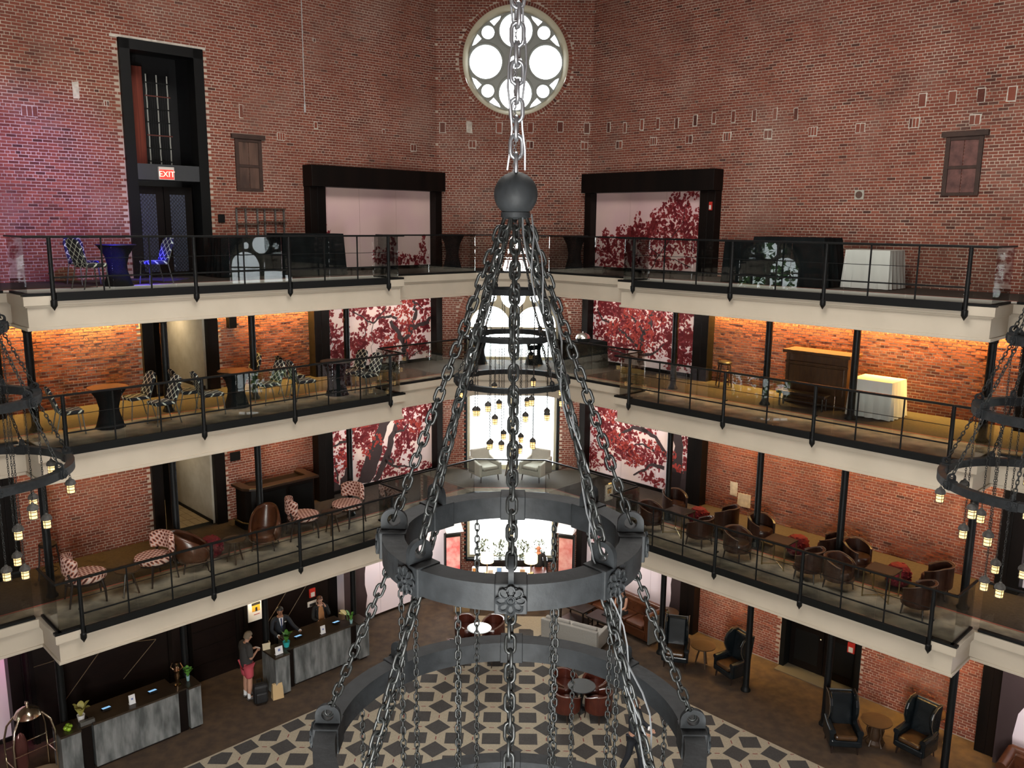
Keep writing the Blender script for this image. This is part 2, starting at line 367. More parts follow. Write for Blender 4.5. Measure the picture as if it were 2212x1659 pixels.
# ---- rose window
W1 = struct(bpy.data.objects.new('window_1', None)); COL.objects.link(W1)
big, sml = .57, .235
holes = [circ(.97*cos(a), .97*sin(a), big-.045, 40) for a in (0, pi/2, pi, 1.5*pi)]+[circ(1.27*cos(a), 1.27*sin(a), sml-.03, 28) for a in (pi/4, 3*pi/4, 5*pi/4, 7*pi/4)]+[circ(0, 0, .21, 28)]
def petal(a0, sgn):   # small outer light between a big circle and a diagonal circle
    pts = []; r1 = 1.50; t0, t1 = (.60, .33) if sgn > 0 else (-.60, -.33)
    b = lambda t, r: (r*cos(a0+t), r*sin(a0+t))
    return [b(t0, 1.50), b((t0+t1)/2, 1.50), b(t1, 1.49), b(t1*1.18, 1.40), b(t0*.95, 1.31)]
holes += [petal(a, g) for a in (0, pi/2, pi, 1.5*pi) for g in (1, -1)]
TRAC = mat('tracery_stone', (.34, .36, .33), .6)
MR = Matrix.Translation((ROSE[0], CY+.30, ROSE[1])) @ Matrix(((1,0,0,0),(0,0,1,0),(0,1,0,0),(0,0,0,1)))
curve_plate('tracery', [circ(0,0,1.56,64)]+holes, .10, TRAC, MR, W1)
mb = MB(); mb.lathe([(1.695,-.0),(1.695,.36),(1.56,.36),(1.53,.30),(1.53,.22),(1.66,.02),(1.695,0)], 64, M=Matrix(((1,0,0),(0,0,1),(0,1,0))), caps=False); o = mb.obj('splayed_rim', CREAMW, W1, smooth=True); o.location = (ROSE[0], CY, ROSE[1])
for a in (0, pi/2, pi, 1.5*pi):
    mb = MB(); mb.tube([(.97*cos(a)+big*cos(t), 0, .97*sin(a)+big*sin(t)) for t in [2*pi*k/40 for k in range(40)]], .045, 6, closed=True); o = mb.obj('circle_moulding', TRAC, W1, smooth=True); o.location = (ROSE[0], CY+.25, ROSE[1])
for a in (pi/4, 3*pi/4, 5*pi/4, 7*pi/4):
    mb = MB(); mb.tube([(1.27*cos(a)+sml*cos(t), 0, 1.27*sin(a)+sml*sin(t)) for t in [2*pi*k/28 for k in range(28)]], .032, 6, closed=True); o = mb.obj('circle_moulding', TRAC, W1, smooth=True); o.location = (ROSE[0], CY+.25, ROSE[1])
curve_plate('pane', [circ(0,0,1.55,48)], .01, WGLASS, Matrix.Translation((ROSE[0], CY+.36, ROSE[1])) @ Matrix(((1,0,0,0),(0,0,1,0),(0,1,0,0),(0,0,0,1))), W1)
# ---- tall arched window
def arched_window(name, M, z0, spr, hw):
    w_ = struct(bpy.data.objects.new(name, None)); COL.objects.link(w_)
    curve_plate('reveal_frame', [arch(hw-.002, spr, z0), arch(hw-.11, spr, z0+.1)], .34, BLACK, M @ Matrix.Translation((0,0,.2)), w_)
    i = hw-.11; q = (i-.10)/2+.005
    hl = []
    for sx in (-1, 1):
        c = sx*(i/2+.005)
        lows = [(z0+.2, 3.35), (4.35, 7.35), (8.2, spr-.15)] if spr > 9 else [(z0+.2, spr-.6)]
        for a, b in lows[:-1]: hl.append([(c-q+.05, a), (c+q-.05, a), (c+q-.05, b), (c-q+.05, b)])
        a, b = lows[-1]; hl.append([(c-q+.05, a), (c+q-.05, a), (c+q-.05, b), (c-q+.05, b)])
        hl.append([(c-q+.05, b+.07), (c+q-.05, b+.07)]+[(c+(q-.05)*cos(pi*k/16), b+.1+(q-.05)*sin(pi*k/16)) for k in range(17)])
    hl.append(circ(0, spr+.98, .42, 28))
    for sx in (-1, 1): hl.append(circ(sx*.72, spr+.93, .16, 16))
    curve_plate('casing', [arch(i, spr, z0+.1)]+hl, .09, CREAMW, M @ Matrix.Translation((0,0,.26)), w_)
    curve_plate('pane', [arch(i, spr, z0+.1)], .008, WGLASS, M @ Matrix.Translation((0,0,.31)), w_)
    return w_
arched_window('window_2', Matrix.Translation((.03,0,0)) @ XZ(CY), .8, ASP, AW)
# ---- remaining walls of the octagon (behind and beside the camera), with their own windows
PLAIN = mat('brick_plain', (.20, .085, .06), .9, c2=(.13, .055, .04), scale=3, coords='World')
XE = CX+LW/S2; YE1 = CY-LW/S2; YM = YE1-CX; YS = YE1-2*CX-LW/S2
def plate_wall(name, M, hw): return struct(curve_plate(name, [[(-hw,0),(hw,0),(hw,ZTOP),(-hw,ZTOP)], arch(1.66, 10.6, 3.0)], .4, PLAIN, M))
ME = Matrix(((0,0,1,XE+.2),(-1,0,0,YM),(0,1,0,0),(0,0,0,1))); MWs = Matrix(((0,0,-1,-XE-.2),(1,0,0,YM),(0,1,0,0),(0,0,0,1))); MS = Matrix(((-1,0,0,0),(0,0,-1,YS-.2),(0,1,0,0),(0,0,0,1)))
for nm, M_, k in (('wall_east', ME, 3), ('wall_west', MWs, 4), ('wall_near', MS, 5)):
    plate_wall(nm, M_, CX+.1); arched_window('window_%d' % k, M_, 3.0, 10.6, 1.66)
mb = MB()
for s, nm in ((-1, 'wall_near_left'), (1, 'wall_near_right')):
    mb = MB(); a = Vector((s*XE, YM-CX, 0)); b = Vector((s*CX, YS, 0)); d = Vector((s*.3, -.3, 0)); h = Vector((0,0,ZTOP)); mb.hexa([a, b, b+d, a+d], [a+h, b+h, b+d+h, a+d+h]); struct(mb.obj(nm, PLAIN))
mb = MB(); mb.box(-XE-.4, XE+.4, YS-.4, CY+.6, ZTOP, ZTOP+.3); struct(mb.obj('ceiling', mat('ceiling_boards', (.10, .07, .05), .7, c2=(.07, .05, .035), scale=4, coords='World')))
mb = MB(); mb.box(-XE-.3, XE+.3, YS-.3, CY+.45, -.4, -.001); struct(mb.obj('floor', GCARPET))
mb = MB(); mb.box(-60, 60, -60, 90, -.6, -.42); struct(mb.obj('ground', mat('pale_paving', (.55,.55,.53), .9, c2=(.45,.45,.44), scale=.5, coords='World')), 'pale paving outside the building')
# ---- balcony slabs
ACX, ACY = 1.10, 26.0
EDGE = [UN(-1,17.23,NS,0), UN(-1,UJ1,NS,0), UN(-1,UJ1,NJ,0), UN(-1,UJ0,NJ,0), UN(-1,UJ0,NS,0), Vector((-ACX,ACY,0)), Vector((ACX,ACY,0)), UN(1,UJ0,NS,0), UN(1,UJ0,NJ,0), UN(1,UJ1,NJ,0), UN(1,UJ1,NS,0), UN(1,17.23,NS,0)]
def offset(path, d):
    out = []
    for i, p in enumerate(path):
        ns = []
        for a, b in ((i-1, i), (i, i+1)):
            if a < 0 or b >= len(path): continue
            t = (path[b]-path[a]).normalized(); ns.append(Vector((t.y, -t.x, 0)))
        if len(ns) == 1: out.append(p+ns[0]*d)
        else:
            m_ = (ns[0]+ns[1]).normalized(); out.append(p+m_*(d/m_.dot(ns[0])))
    return out
def ribbon(mb, path, d0, d1, z0, z1):
    A = offset(path, d0); B = offset(path, d1); Z = lambda p, z: (p.x, p.y, z)
    for i in range(len(path)-1):
        mb.hexa([Z(A[i],z0), Z(A[i+1],z0), Z(B[i+1],z0), Z(B[i],z0)], [Z(A[i],z1), Z(A[i+1],z1), Z(B[i+1],z1), Z(B[i],z1)])
INNER = [UN(-1,17.0,2.35,0), UN(-1,.70,2.35,0), UN(1,.70,2.35,0), UN(1,17.0,2.35,0)]
def zz(P, z): return [(p.x, p.y, z) for p in P]
LN = [None, 'first', 'second', 'third']
for k in (1, 2, 3):
    f = FL[k]; back = [UN(1,LW,0,0), UN(1,0,0,0), UN(-1,0,0,0), UN(-1,LW,0,0)]
    core = offset(EDGE, -.06); poly = [(p.x, p.y) for p in core+back]
    mb = MB(); mb.prism(poly, f-SLT, f-.002); sl = struct(mb.obj('balcony_slab', CREAM), 'cream balcony slab of the %s upper level' % LN[k])
    mb = MB(); ribbon(mb, EDGE, -.08, .0, f-SLT, f-.19); mb.obj('fascia', CREAM, sl)
    mb = MB(); ribbon(mb, EDGE, -.08, .075, f-.19, f-.004); ribbon(mb, EDGE, -.08, .045, f-.225, f-.19); mb.obj('cornice', CREAM, sl, bevel=.008)
    mb = MB(); ribbon(mb, EDGE, -.08, .035, f-SLT, f-SLT+.065); mb.obj('lower_moulding', CREAM, sl, bevel=.008)
    # floor finishes: brown carpet, pale border, red line
    mb = MB(); P = [(p.x, p.y) for p in offset(INNER, -.0)+back]; mb.prism(P, f-.002, f+.006); mb.obj('carpet', CARPET, sl)
    mb = MB(); e = offset(EDGE, -.02); n = len(e); mb.add(zz(e, f+.004)+zz(INNER[::-1], f+.004), [tuple(range(n+4))]); mb.obj('border_carpet', STRIP if k < 3 else mat('border_carpet_lit', (.62,.60,.54), .7), sl)  # top level border is paler: its strong lighting is painted into the colour
    mb = MB(); ribbon(mb, INNER, -.05, .0, f+.003, f+.010); mb.obj('red_border_line', REDLINE, sl)
# ---- columns
colm = {}
def column(s, u, z0, z1, n=2.0):
    mb = MB(); r = .085
    mb.lathe([(r+.05,0),(r+.05,.04),(r+.015,.09),(r,.14),(r,z1-z0-.26),(r+.02,z1-z0-.24),(r+.02,z1-z0-.2),(r+.075,z1-z0-.10),(r+.075,z1-z0)], 16)
    key = round(z1-z0, 2)
    if key not in colm: colm[key] = mb.mesh('column'); colm[key].materials.append(BLACK); colm[key].polygons.foreach_set('use_smooth', [True]*len(colm[key].polygons)); colm[key].set_sharp_from_angle(angle=radians(35))
    o = bpy.data.objects.new('column', colm[key]); COL.objects.link(o); o.location = UN(s, u, n, z0); struct(o); return o
for s in (-1, 1):
    for u in (4.97, 7.84, 10.12, 13.05):
        for k in (0, 1, 2): column(s, u, FL[k]+.002, FL[k+1]-SLT+.002)
# ---- railings
def railing(s, k, label):
    f, rt = FL[k], RTZ[k]; root = thing('balcony_railing', label, 'railing', UN(s, 9.085, NJ+.1, f-.1)); c = root.location.copy()
    def fin(mb, nm, m, **kw):
        mb.v = [(v[0]-c.x, v[1]-c.y, v[2]-c.z) for v in mb.v]; return mb.obj(nm, m, root, **kw)
    N = NJ+.11
    for u in POSTU:
        mb = MB(); mb.lathe([(.0,-.30),(.05,-.22),(.062,-.20),(.062,-.10),(.042,-.08),(.042,.5),(.038,rt-f-.04),(.038,rt-f)], 12, UN(s,u,N,f)); fin(mb, 'post', BLACK, smooth=True)
        for dz in (.42,):
            mb = MB(); mb.ubox(s, u-.02, u+.02, NJ-.02, N, f+dz-.015, f+dz+.015); fin(mb, 'bracket', BLACK)
    for a, b, cnt in ((0,1,2),(1,2,1),(2,3,2)):
        for i in range(cnt):
            u = POSTU[a]+(POSTU[b]-POSTU[a])*(i+1)/(cnt+1); mb = MB(); mb.ubox(s, u-.014, u+.014, N-.012, N+.012, f-.02, rt-.02); fin(mb, 'baluster', BLACK)
        mb = MB(); mb.ubox(s, POSTU[a]+.05, POSTU[b]-.05, N-.03, N+.03, f-.11, f+.055); fin(mb, 'bottom_beam', BLACK)
        mb = MB(); mb.ubox(s, POSTU[a], POSTU[b], N-.011, N+.011, f+.33, f+.36); fin(mb, 'lower_bar', BLACK)
        mb = MB(); mb.ubox(s, POSTU[a], POSTU[b], N-.006, N+.006, f+.70, f+.712); fin(mb, 'thin_bar', BLACK)
    mb = MB(); mb.ubox(s, UJ0-.05, UJ1+.02, N-.035, N+.035, rt-.03, rt+.015); mb.ubox(s, UJ1-.02, UJ1+.03, NS+.05, N, rt-.025, rt+.012); mb.ubox(s, UJ0-.03, UJ0+.02, NS+.05, N, rt-.025, rt+.012); fin(mb, 'top_rail', BLACK, bevel=.006)
    # glass panes between posts and round the ends
    us = [UJ0+.05]+[x for p in POSTU for x in (p+.35,)][:3]+[POSTU[3]+.14, UJ1-.03]
    us = [UJ0+.04, 5.45, 6.75, 8.05, 9.35, 10.6, 11.9, 13.0, UJ1-.03]
    for a, b in zip(us[:-1], us[1:]):
        mb = MB(); mb.ubox(s, a+.006, b-.006, NJ-.035, NJ-.023, f+.02, rt-.03); fin(mb, 'glass_pane', GLASS)
    for ue in (UJ0+.03, UJ1-.03):
        mb = MB(); mb.ubox(s, ue-.006, ue+.006, NS+.0, NJ-.04, f+.02, rt-.03); fin(mb, 'glass_pane', GLASS)
        mb = MB(); mb.ubox(s, ue-.03, ue+.03, NS-.03, NJ+.06, f-.003, f+.045); fin(mb, 'base_shoe', BLACK)
    for a, b in ((UJ0-.07, POSTU[0]), (POSTU[3], UJ1+.08)):
        mb = MB(); mb.ubox(s, a, b, NJ-.06, NJ+.08, f-.003, f+.045); fin(mb, 'base_shoe', BLACK)
    return root
def path_rail(path, k, label, splits):
    f, rt = FL[k], RTZ[k]; root = thing('balcony_railing', label, 'railing', (path[0]+path[-1])/2+Vector((0,0,f))); c = root.location.copy()
    def fin(mb, nm, m, **kw):
        mb.v = [(v[0]-c.x, v[1]-c.y, v[2]-c.z) for v in mb.v]; return mb.obj(nm, m, root, **kw)
    mb = MB(); ribbon(mb, path, -.06, .06, f-.003, f+.05); fin(mb, 'base_shoe', BLACK)
    mb = MB(); ribbon(mb, path, -.03, .03, rt-.035, rt+.005); fin(mb, 'top_rail', BLACK, bevel=.006)
    for (a, b), n in zip(zip(path[:-1], path[1:]), splits):
        for i in range(n):
            g = (b-a).length; q = [a+(b-a)*((i)/n+.008/g), a+(b-a)*((i+1)/n-.008/g)]; mb = MB(); ribbon(mb, q, -.006, .006, f+.03, rt-.03); fin(mb, 'glass_pane', GLASS)
    return root
CP = offset(EDGE, -.03)
for k in (1, 2, 3):
    railing(-1, k, 'black post and glass railing of the left balcony on the %s upper level' % LN[k])
    railing(1, k, 'black post and glass railing of the right balcony on the %s upper level' % LN[k])
    path_rail([CP[4].lerp(CP[5], .04), CP[5], CP[6], CP[7].lerp(CP[6], .04)], k, 'frameless glass railing of the far bay on the %s upper level' % LN[k], (2, 2, 2))
    path_rail([CP[0], CP[1].lerp(CP[0], .04)], k, 'frameless glass railing at the left picture edge on the %s upper level' % LN[k], (3,))
    path_rail([CP[10].lerp(CP[11], .04), CP[11]], k, 'frameless glass railing at the right picture edge on the %s upper level' % LN[k], (3,))
# ---- black portal frames round the murals
def portal(s, flip):
    m = (lambda u: LW-u) if flip else (lambda u: u)
    root = struct(bpy.data.objects.new('trim_1', None)); COL.objects.link(root)
    def ub(nm, a, b, n0, n1, z0, z1):
        mb = MB(); mb.ubox(s, min(m(a),m(b)), max(m(a),m(b)), n0, n1, z0, z1); return mb.obj(nm, BLKWOOD, root, bevel=.01)
    ub('header', .05, 5.0, .0, .5, 13.69, 14.29)
    for z0, z1 in ((FL[3], 13.69), (FL[2], FL[3]-SLT), (FL[1], FL[2]-SLT), (0, FL[1]-SLT)):
        ub('jamb', 4.46, 4.74, .0, .34, z0, z1); ub('jamb', 4.74, 4.98, .0, .34, z0, z1); ub('jamb', .04, .30, .0, .3, z0, z1)
        ub('base', .30, 4.46, .0, .06, z0, z0+.11)
    return root
for s in (-1, 1):
    for fl in (False, True): portal(s, fl)
# ---- door bay on the top level (left): tall black surround, beam, lattice doors, beaded screen
D1 = struct(bpy.data.objects.new('door_1', None)); COL.objects.link(D1)
def ubo(par, nm, m, s, *a, **kw): mb = MB(); mb.ubox(s, *a); return mb.obj(nm, m, par, **kw)
z3 = FL[3]
for a, b in ((7.86, 8.12), (9.72, 9.97)): ubo(D1, 'jamb', BLACK, -1, a, b, -.3, .10, z3, 17.0)
ubo(D1, 'head', BLACK, -1, 7.86, 9.97, -.3, .10, 16.78, 17.02)
ubo(D1, 'sill_patch', PATCH, -1, 7.75, 10.15, .0, .03, 17.02, 17.09)
GREYBEAM = mat('grey_beam', (.035, .038, .042), .6)
ubo(D1, 'transom_beam', GREYBEAM, -1, 8.12, 9.72, -.3, .08, 13.69, 14.08)
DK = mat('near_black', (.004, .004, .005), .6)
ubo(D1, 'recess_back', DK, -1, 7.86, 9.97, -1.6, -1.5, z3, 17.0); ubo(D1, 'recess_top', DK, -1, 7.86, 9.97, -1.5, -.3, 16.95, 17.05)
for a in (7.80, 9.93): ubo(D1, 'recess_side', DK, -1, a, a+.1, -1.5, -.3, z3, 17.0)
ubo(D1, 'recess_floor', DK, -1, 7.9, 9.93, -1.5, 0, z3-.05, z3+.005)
ubo(D1, 'red_curtain', mat('rust_curtain', (.20, .035, .015), .8, c2=(.10, .015, .008), scale=5, stretch=(8,8,.1)), -1, 8.98, 9.36, -1.2, -1.1, 14.0, 16.6)
LAT = mat('lattice_panel', (.03, .032, .045), .4, .3); 
for a in (8.16, 8.93):
    leaf = ubo(D1, 'door_leaf', BLKWOOD, -1, a, a+.75, -.42, -.36, z3+.01, 13.55)
    x0, x1 = a+.2, a+.6
    mb = MB(); 
    for i in range(9):
        for j in range(40):
            if (i+j) % 2 == 0: mb.ubox(-1, x0+i*(x1-x0)/9, x0+(i+1)*(x1-x0)/9, -.36, -.345, z3+.12+j*.05, z3+.17+j*.05)
    mb.obj('lattice', LAT, leaf)
    ubo(leaf, 'panel_plate', mat('lattice_back', (.05, .06, .10), .5), -1, x0, x1, -.365, -.357, z3+.12, z3+2.12)  # plain blue-grey plate behind the lattice, no emission
STR = mat('bead_strand', (.55, .55, .5), .25, .3)
for i in range(11):
    u = 8.42+i*.055; mb = MB(); pts = [UN(-1, u+RND.uniform(-.004,.004), -.9, 14.1+j*.1) for j in range(24)]; mb.tube(pts, .006 if i % 5 else .016, 5); mb.obj('bead_strand', STR if i % 5 == 0 else BLACK, D1)
for j in range(7): ubo(D1, 'screen_bar', mat('rust_bar', (.10, .02, .012), .6) if j in (2, 5) else BLACK, -1, 8.35, 9.02, -.92, -.88, 14.2+j*.33, 14.23+j*.33)
# ---- corridors off the left balconies
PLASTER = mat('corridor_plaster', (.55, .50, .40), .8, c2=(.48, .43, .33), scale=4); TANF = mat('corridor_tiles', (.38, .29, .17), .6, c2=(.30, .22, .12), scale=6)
for k, zt in ((2, 10.54), (1, 7.43)):
    c = struct(bpy.data.objects.new('corridor', None)); COL.objects.link(c); f = FL[k]
    ubo(c, 'corridor_floor', BLACK, -1, 7.9, 9.9, -3.0, 0, f-.06, f+.004)
    for i in range(8):
        for j in range(5): ubo(c, 'floor_tile', TANF, -1, 8.22+i*.21, 8.42+i*.21, -3.0+j*.55, -2.47+j*.55, f+.003, f+.012)
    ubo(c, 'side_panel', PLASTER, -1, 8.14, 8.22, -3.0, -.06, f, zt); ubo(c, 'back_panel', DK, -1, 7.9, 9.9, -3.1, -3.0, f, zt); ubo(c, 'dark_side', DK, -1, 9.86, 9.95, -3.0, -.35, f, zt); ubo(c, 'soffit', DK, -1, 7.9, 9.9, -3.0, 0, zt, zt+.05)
    ubo(c, 'skirting', BLACK, -1, 8.22, 8.24, -3.0, -.06, f, f+.1)
    for a, b, n1 in ((7.86, 8.16, .12), (9.62, 9.9, .12)): ubo(c, 'jamb', BLKWOOD, -1, a, b, -.35, n1, f, zt)
    ubo(c, 'inner_post', BLKWOOD, -1, 9.28, 9.42, -.35, .04, f, zt)
    area('corridor_light', UN(-1, 8.9, -1.6, zt-.1), UN(-1, 8.6, -1.6, 0), .5, .5, 26 if k == 2 else 20, (1, .78, .5))
# ---- wood panelled reception wall (ground, left)
WP = struct(bpy.data.objects.new('wall_reception', None)); COL.objects.link(WP)
WOOD = mat('dark_walnut', (.0055, .0030, .0026), .38, c2=(.010, .005, .0038), scale=2.5, stretch=(1,1,6), spec=.4)
ubo(WP, 'panel_backing', WOOD, -1, 4.98, 13.4, .0, .62, 0, FL[1]-SLT)
GROOVE = mat('panel_groove', (.10, .065, .035), .5)
for a, b, z in ((5.0,7.7,2.7),(5.0,7.7,3.1),(5.0,7.2,2.2),(10.0,13.3,2.0),(10.0,13.3,2.45),(10.0,13.3,2.9),(10.0,13.3,3.25),(8.1,9.3,.5),(8.1,9.3,1.0),(8.1,9.3,1.5),(8.1,9.3,2.0),(8.1,9.3,2.5),(8.1,9.3,3.0)): ubo(WP, 'moulding', GROOVE if a > 9.9 else BLKWOOD, -1, a, b, .62, .632, z, z+.016)
for u0, z0, u1, z1 in ((12.6,.9,11.6,2.0),(11.2,.9,10.3,1.7),(7.2,.9,6.2,2.1),(6.6,.8,5.6,2.0),(11.6,2.0,10.3,1.7)):
    mb = MB(); mb.tube([UN(-1,u0,.635,z0), UN(-1,u1,.635,z1)], .012, 4); mb.obj('moulding', GROOVE, WP)
for u in (8.0, 9.4, 7.75, 13.3, 9.95): ubo(WP, 'pilaster', BLKWOOD, -1, u-.05, u+.05, .62, .67, 0, FL[1]-SLT)
# ---- black double door (ground, right)
D2 = struct(bpy.data.objects.new('door_2', None)); COL.objects.link(D2)
ubo(D2, 'recess', DK, 1, 7.8, 10.1, -.7, -.6, 0, 2.95); ubo(D2, 'head', BLACK, 1, 7.8, 10.1, -.6, .03, 2.85, 2.97)
for a in (7.78, 9.99): ubo(D2, 'jamb', BLACK, 1, a, a+.14, -.6, .04, 0, 2.95)
for a in (7.94, 8.97):
    lf = ubo(D2, 'door_leaf', BLKWOOD, 1, a, a+1.01, -.30, -.25, .01, 2.84)
    for z0, z1 in ((.25, 1.2), (1.4, 2.65)): ubo(lf, 'panel', BLACK, 1, a+.15, a+.86, -.25, -.235, z0, z1, bevel=.008)
mb = MB(); mb.blob(UN(1, 8.88, -.2, 1.12), .035); mb.obj('door_knob', mat('chrome', (.7,.7,.7), .2, 1.0), D2, smooth=True)
ubo(D2, 'threshold', mat('grey_step', (.08,.075,.065), .7), 1, 7.8, 10.1, -.6, .35, 0, .02)
# ---- slim cove strips that wash the brick (warm LED profiles under each slab)
LEDM = emis('amber_led', (1.0, .58, .12), 9.0)
def cove(s, u0, u1, k, power, col=(1.0, .62, .15), floor_power=0.0):
    z = FL[k+1]-SLT
    ubo_ = MB(); ubo_.ubox(s, u0, u1, .07, .10, z-.03, z); o = ubo_.obj('light_strip', LEDM, WALLS[s])
    a = (u0+u1)/2; L = area('cove_light', UN(s, a, .085, z-.045), UN(s, a, .0, z-.17), u1-u0, .03, power*(u1-u0), col)
    d = UN(s, a, .0, z-.17)-L.location; ux = (UN(s,1,0,0)-UN(s,0,0,0)).normalized(); zc = -d.normalized(); yc = zc.cross(ux).normalized(); xc = yc.cross(zc)
    L.rotation_euler = Matrix((xc, yc, zc)).transposed().to_euler()
    if floor_power:
        L = area('floor_wash', UN(s, a, .42, z-.04), UN(s, a, .42, z-1), u1-u0, .04, floor_power*(u1-u0), (1, .60, .16), radians(75))
        d = Vector((0,0,-1)); zc = -d; yc = zc.cross(ux).normalized(); xc = yc.cross(zc); L.rotation_euler = Matrix((xc, yc, zc)).transposed().to_euler()
for s in (-1, 1):
    for (a, b) in (((5.0, 7.8), (9.95, 13.4)) if s < 0 else ((5.0, 13.4),)):
        cove(s, a, b, 2, 165, floor_power=2.2); cove(s, a, b, 1, 16 if s > 0 else 8, (1, .64, .22), 14 if s > 0 else 5)
cove(1, 5.0, 7.75, 0, 9, (1, .66, .3), 16); cove(1, 10.1, 13.4, 0, 9, (1, .66, .3), 16)

# ---- trees outside the side windows (seen mirrored in the railing glass)
TREEL = mat('tree_leaves', (.16, .34, .07), .8, c2=(.07, .18, .03), scale=1.2, coords='World')
def tree(x, y, h, r, seed, label):
    t = thing('street_tree', label, 'tree', (x, y, -.42)); R = random.Random(seed)
    mb = MB(); mb.tube([(0,0,0),(.1,.05,h*.3),(0,.1,h*.6),(.05,0,h*.85)], [.2,.16,.12,.05], 8); mb.obj('trunk', LEGWT, t, smooth=True)
    mb = MB()
    for i in range(2600):
        a = R.uniform(0, 6.283); ph = R.uniform(-1, 1); q = R.random()**.4; c = Vector((r*q*cos(a)*sqrt(1-ph*ph), r*q*sin(a)*sqrt(1-ph*ph), h*.6+h*.42*q*ph)); l = R.uniform(.12, .3); d1 = Vector((R.uniform(-1,1),R.uniform(-1,1),R.uniform(-1,1)))*l; d2 = Vector((R.uniform(-1,1),R.uniform(-1,1),R.uniform(-1,1)))*l*.6
        mb.add([c-d1, c+d2, c+d1, c-d2], [(0,1,2,3)])
    o = mb.obj('foliage', TREEL, t, fix=False); o['kind'] = 'stuff'
LEGWT = mat('tree_bark', (.06,.045,.03), .9)
tree(-20.0, 13.0, 13.5, 3.6, 1, 'tall green tree outside the window of the left wing, right of two'); tree(-22.0, 5.6, 12.0, 3.2, 2, 'green tree outside the window of the left wing, left of two'); tree(20.0, 14.5, 8.2, 3.2, 3, 'low green tree outside the window of the right wing'); tree(-21.0, 20.4, 12.5, 3.2, 4, 'green tree farther back outside the left wing')

# ---- skylight frame added under the closed ceiling, round the overhead fill lamp
SKY = struct(bpy.data.objects.new('window_6', None)); COL.objects.link(SKY)
for i in range(6):
    q = -4.6+i*9.2/5
    mb = MB(); mb.box(q-.05, q+.05, 6.9, 16.1, 21.56, 21.7); mb.obj('frame_bar', BLACK, SKY); mb = MB(); mb.box(-4.65, 4.65, 11.5+q-.05, 11.5+q+.05, 21.56, 21.7); mb.obj('frame_bar', BLACK, SKY)
# ---- picture lights under the slabs that wash the murals
for s in (-1, 1):
    for k, pw in ((0, 60), (1, 55), (2, 40)):
        area('mural_wash', UN(s, 2.3, 2.0, FL[k+1]-SLT-.03), UN(s, 2.3, .0, FL[k]+1.3), 3.0, .08, pw, (1, .93, .87))
area('mural_wash', UN(1, 15.6, 2.0, FL[1]-SLT-.03), UN(1, 15.2, .0, 1.3), 3.0, .08, 60, (1, .93, .92)); area('mural_wash', UN(1, 15.6, 2.0, FL[2]-SLT-.03), UN(1, 15.2, .0, FL[1]+1.3), 3.0, .08, 50, (1, .93, .9))
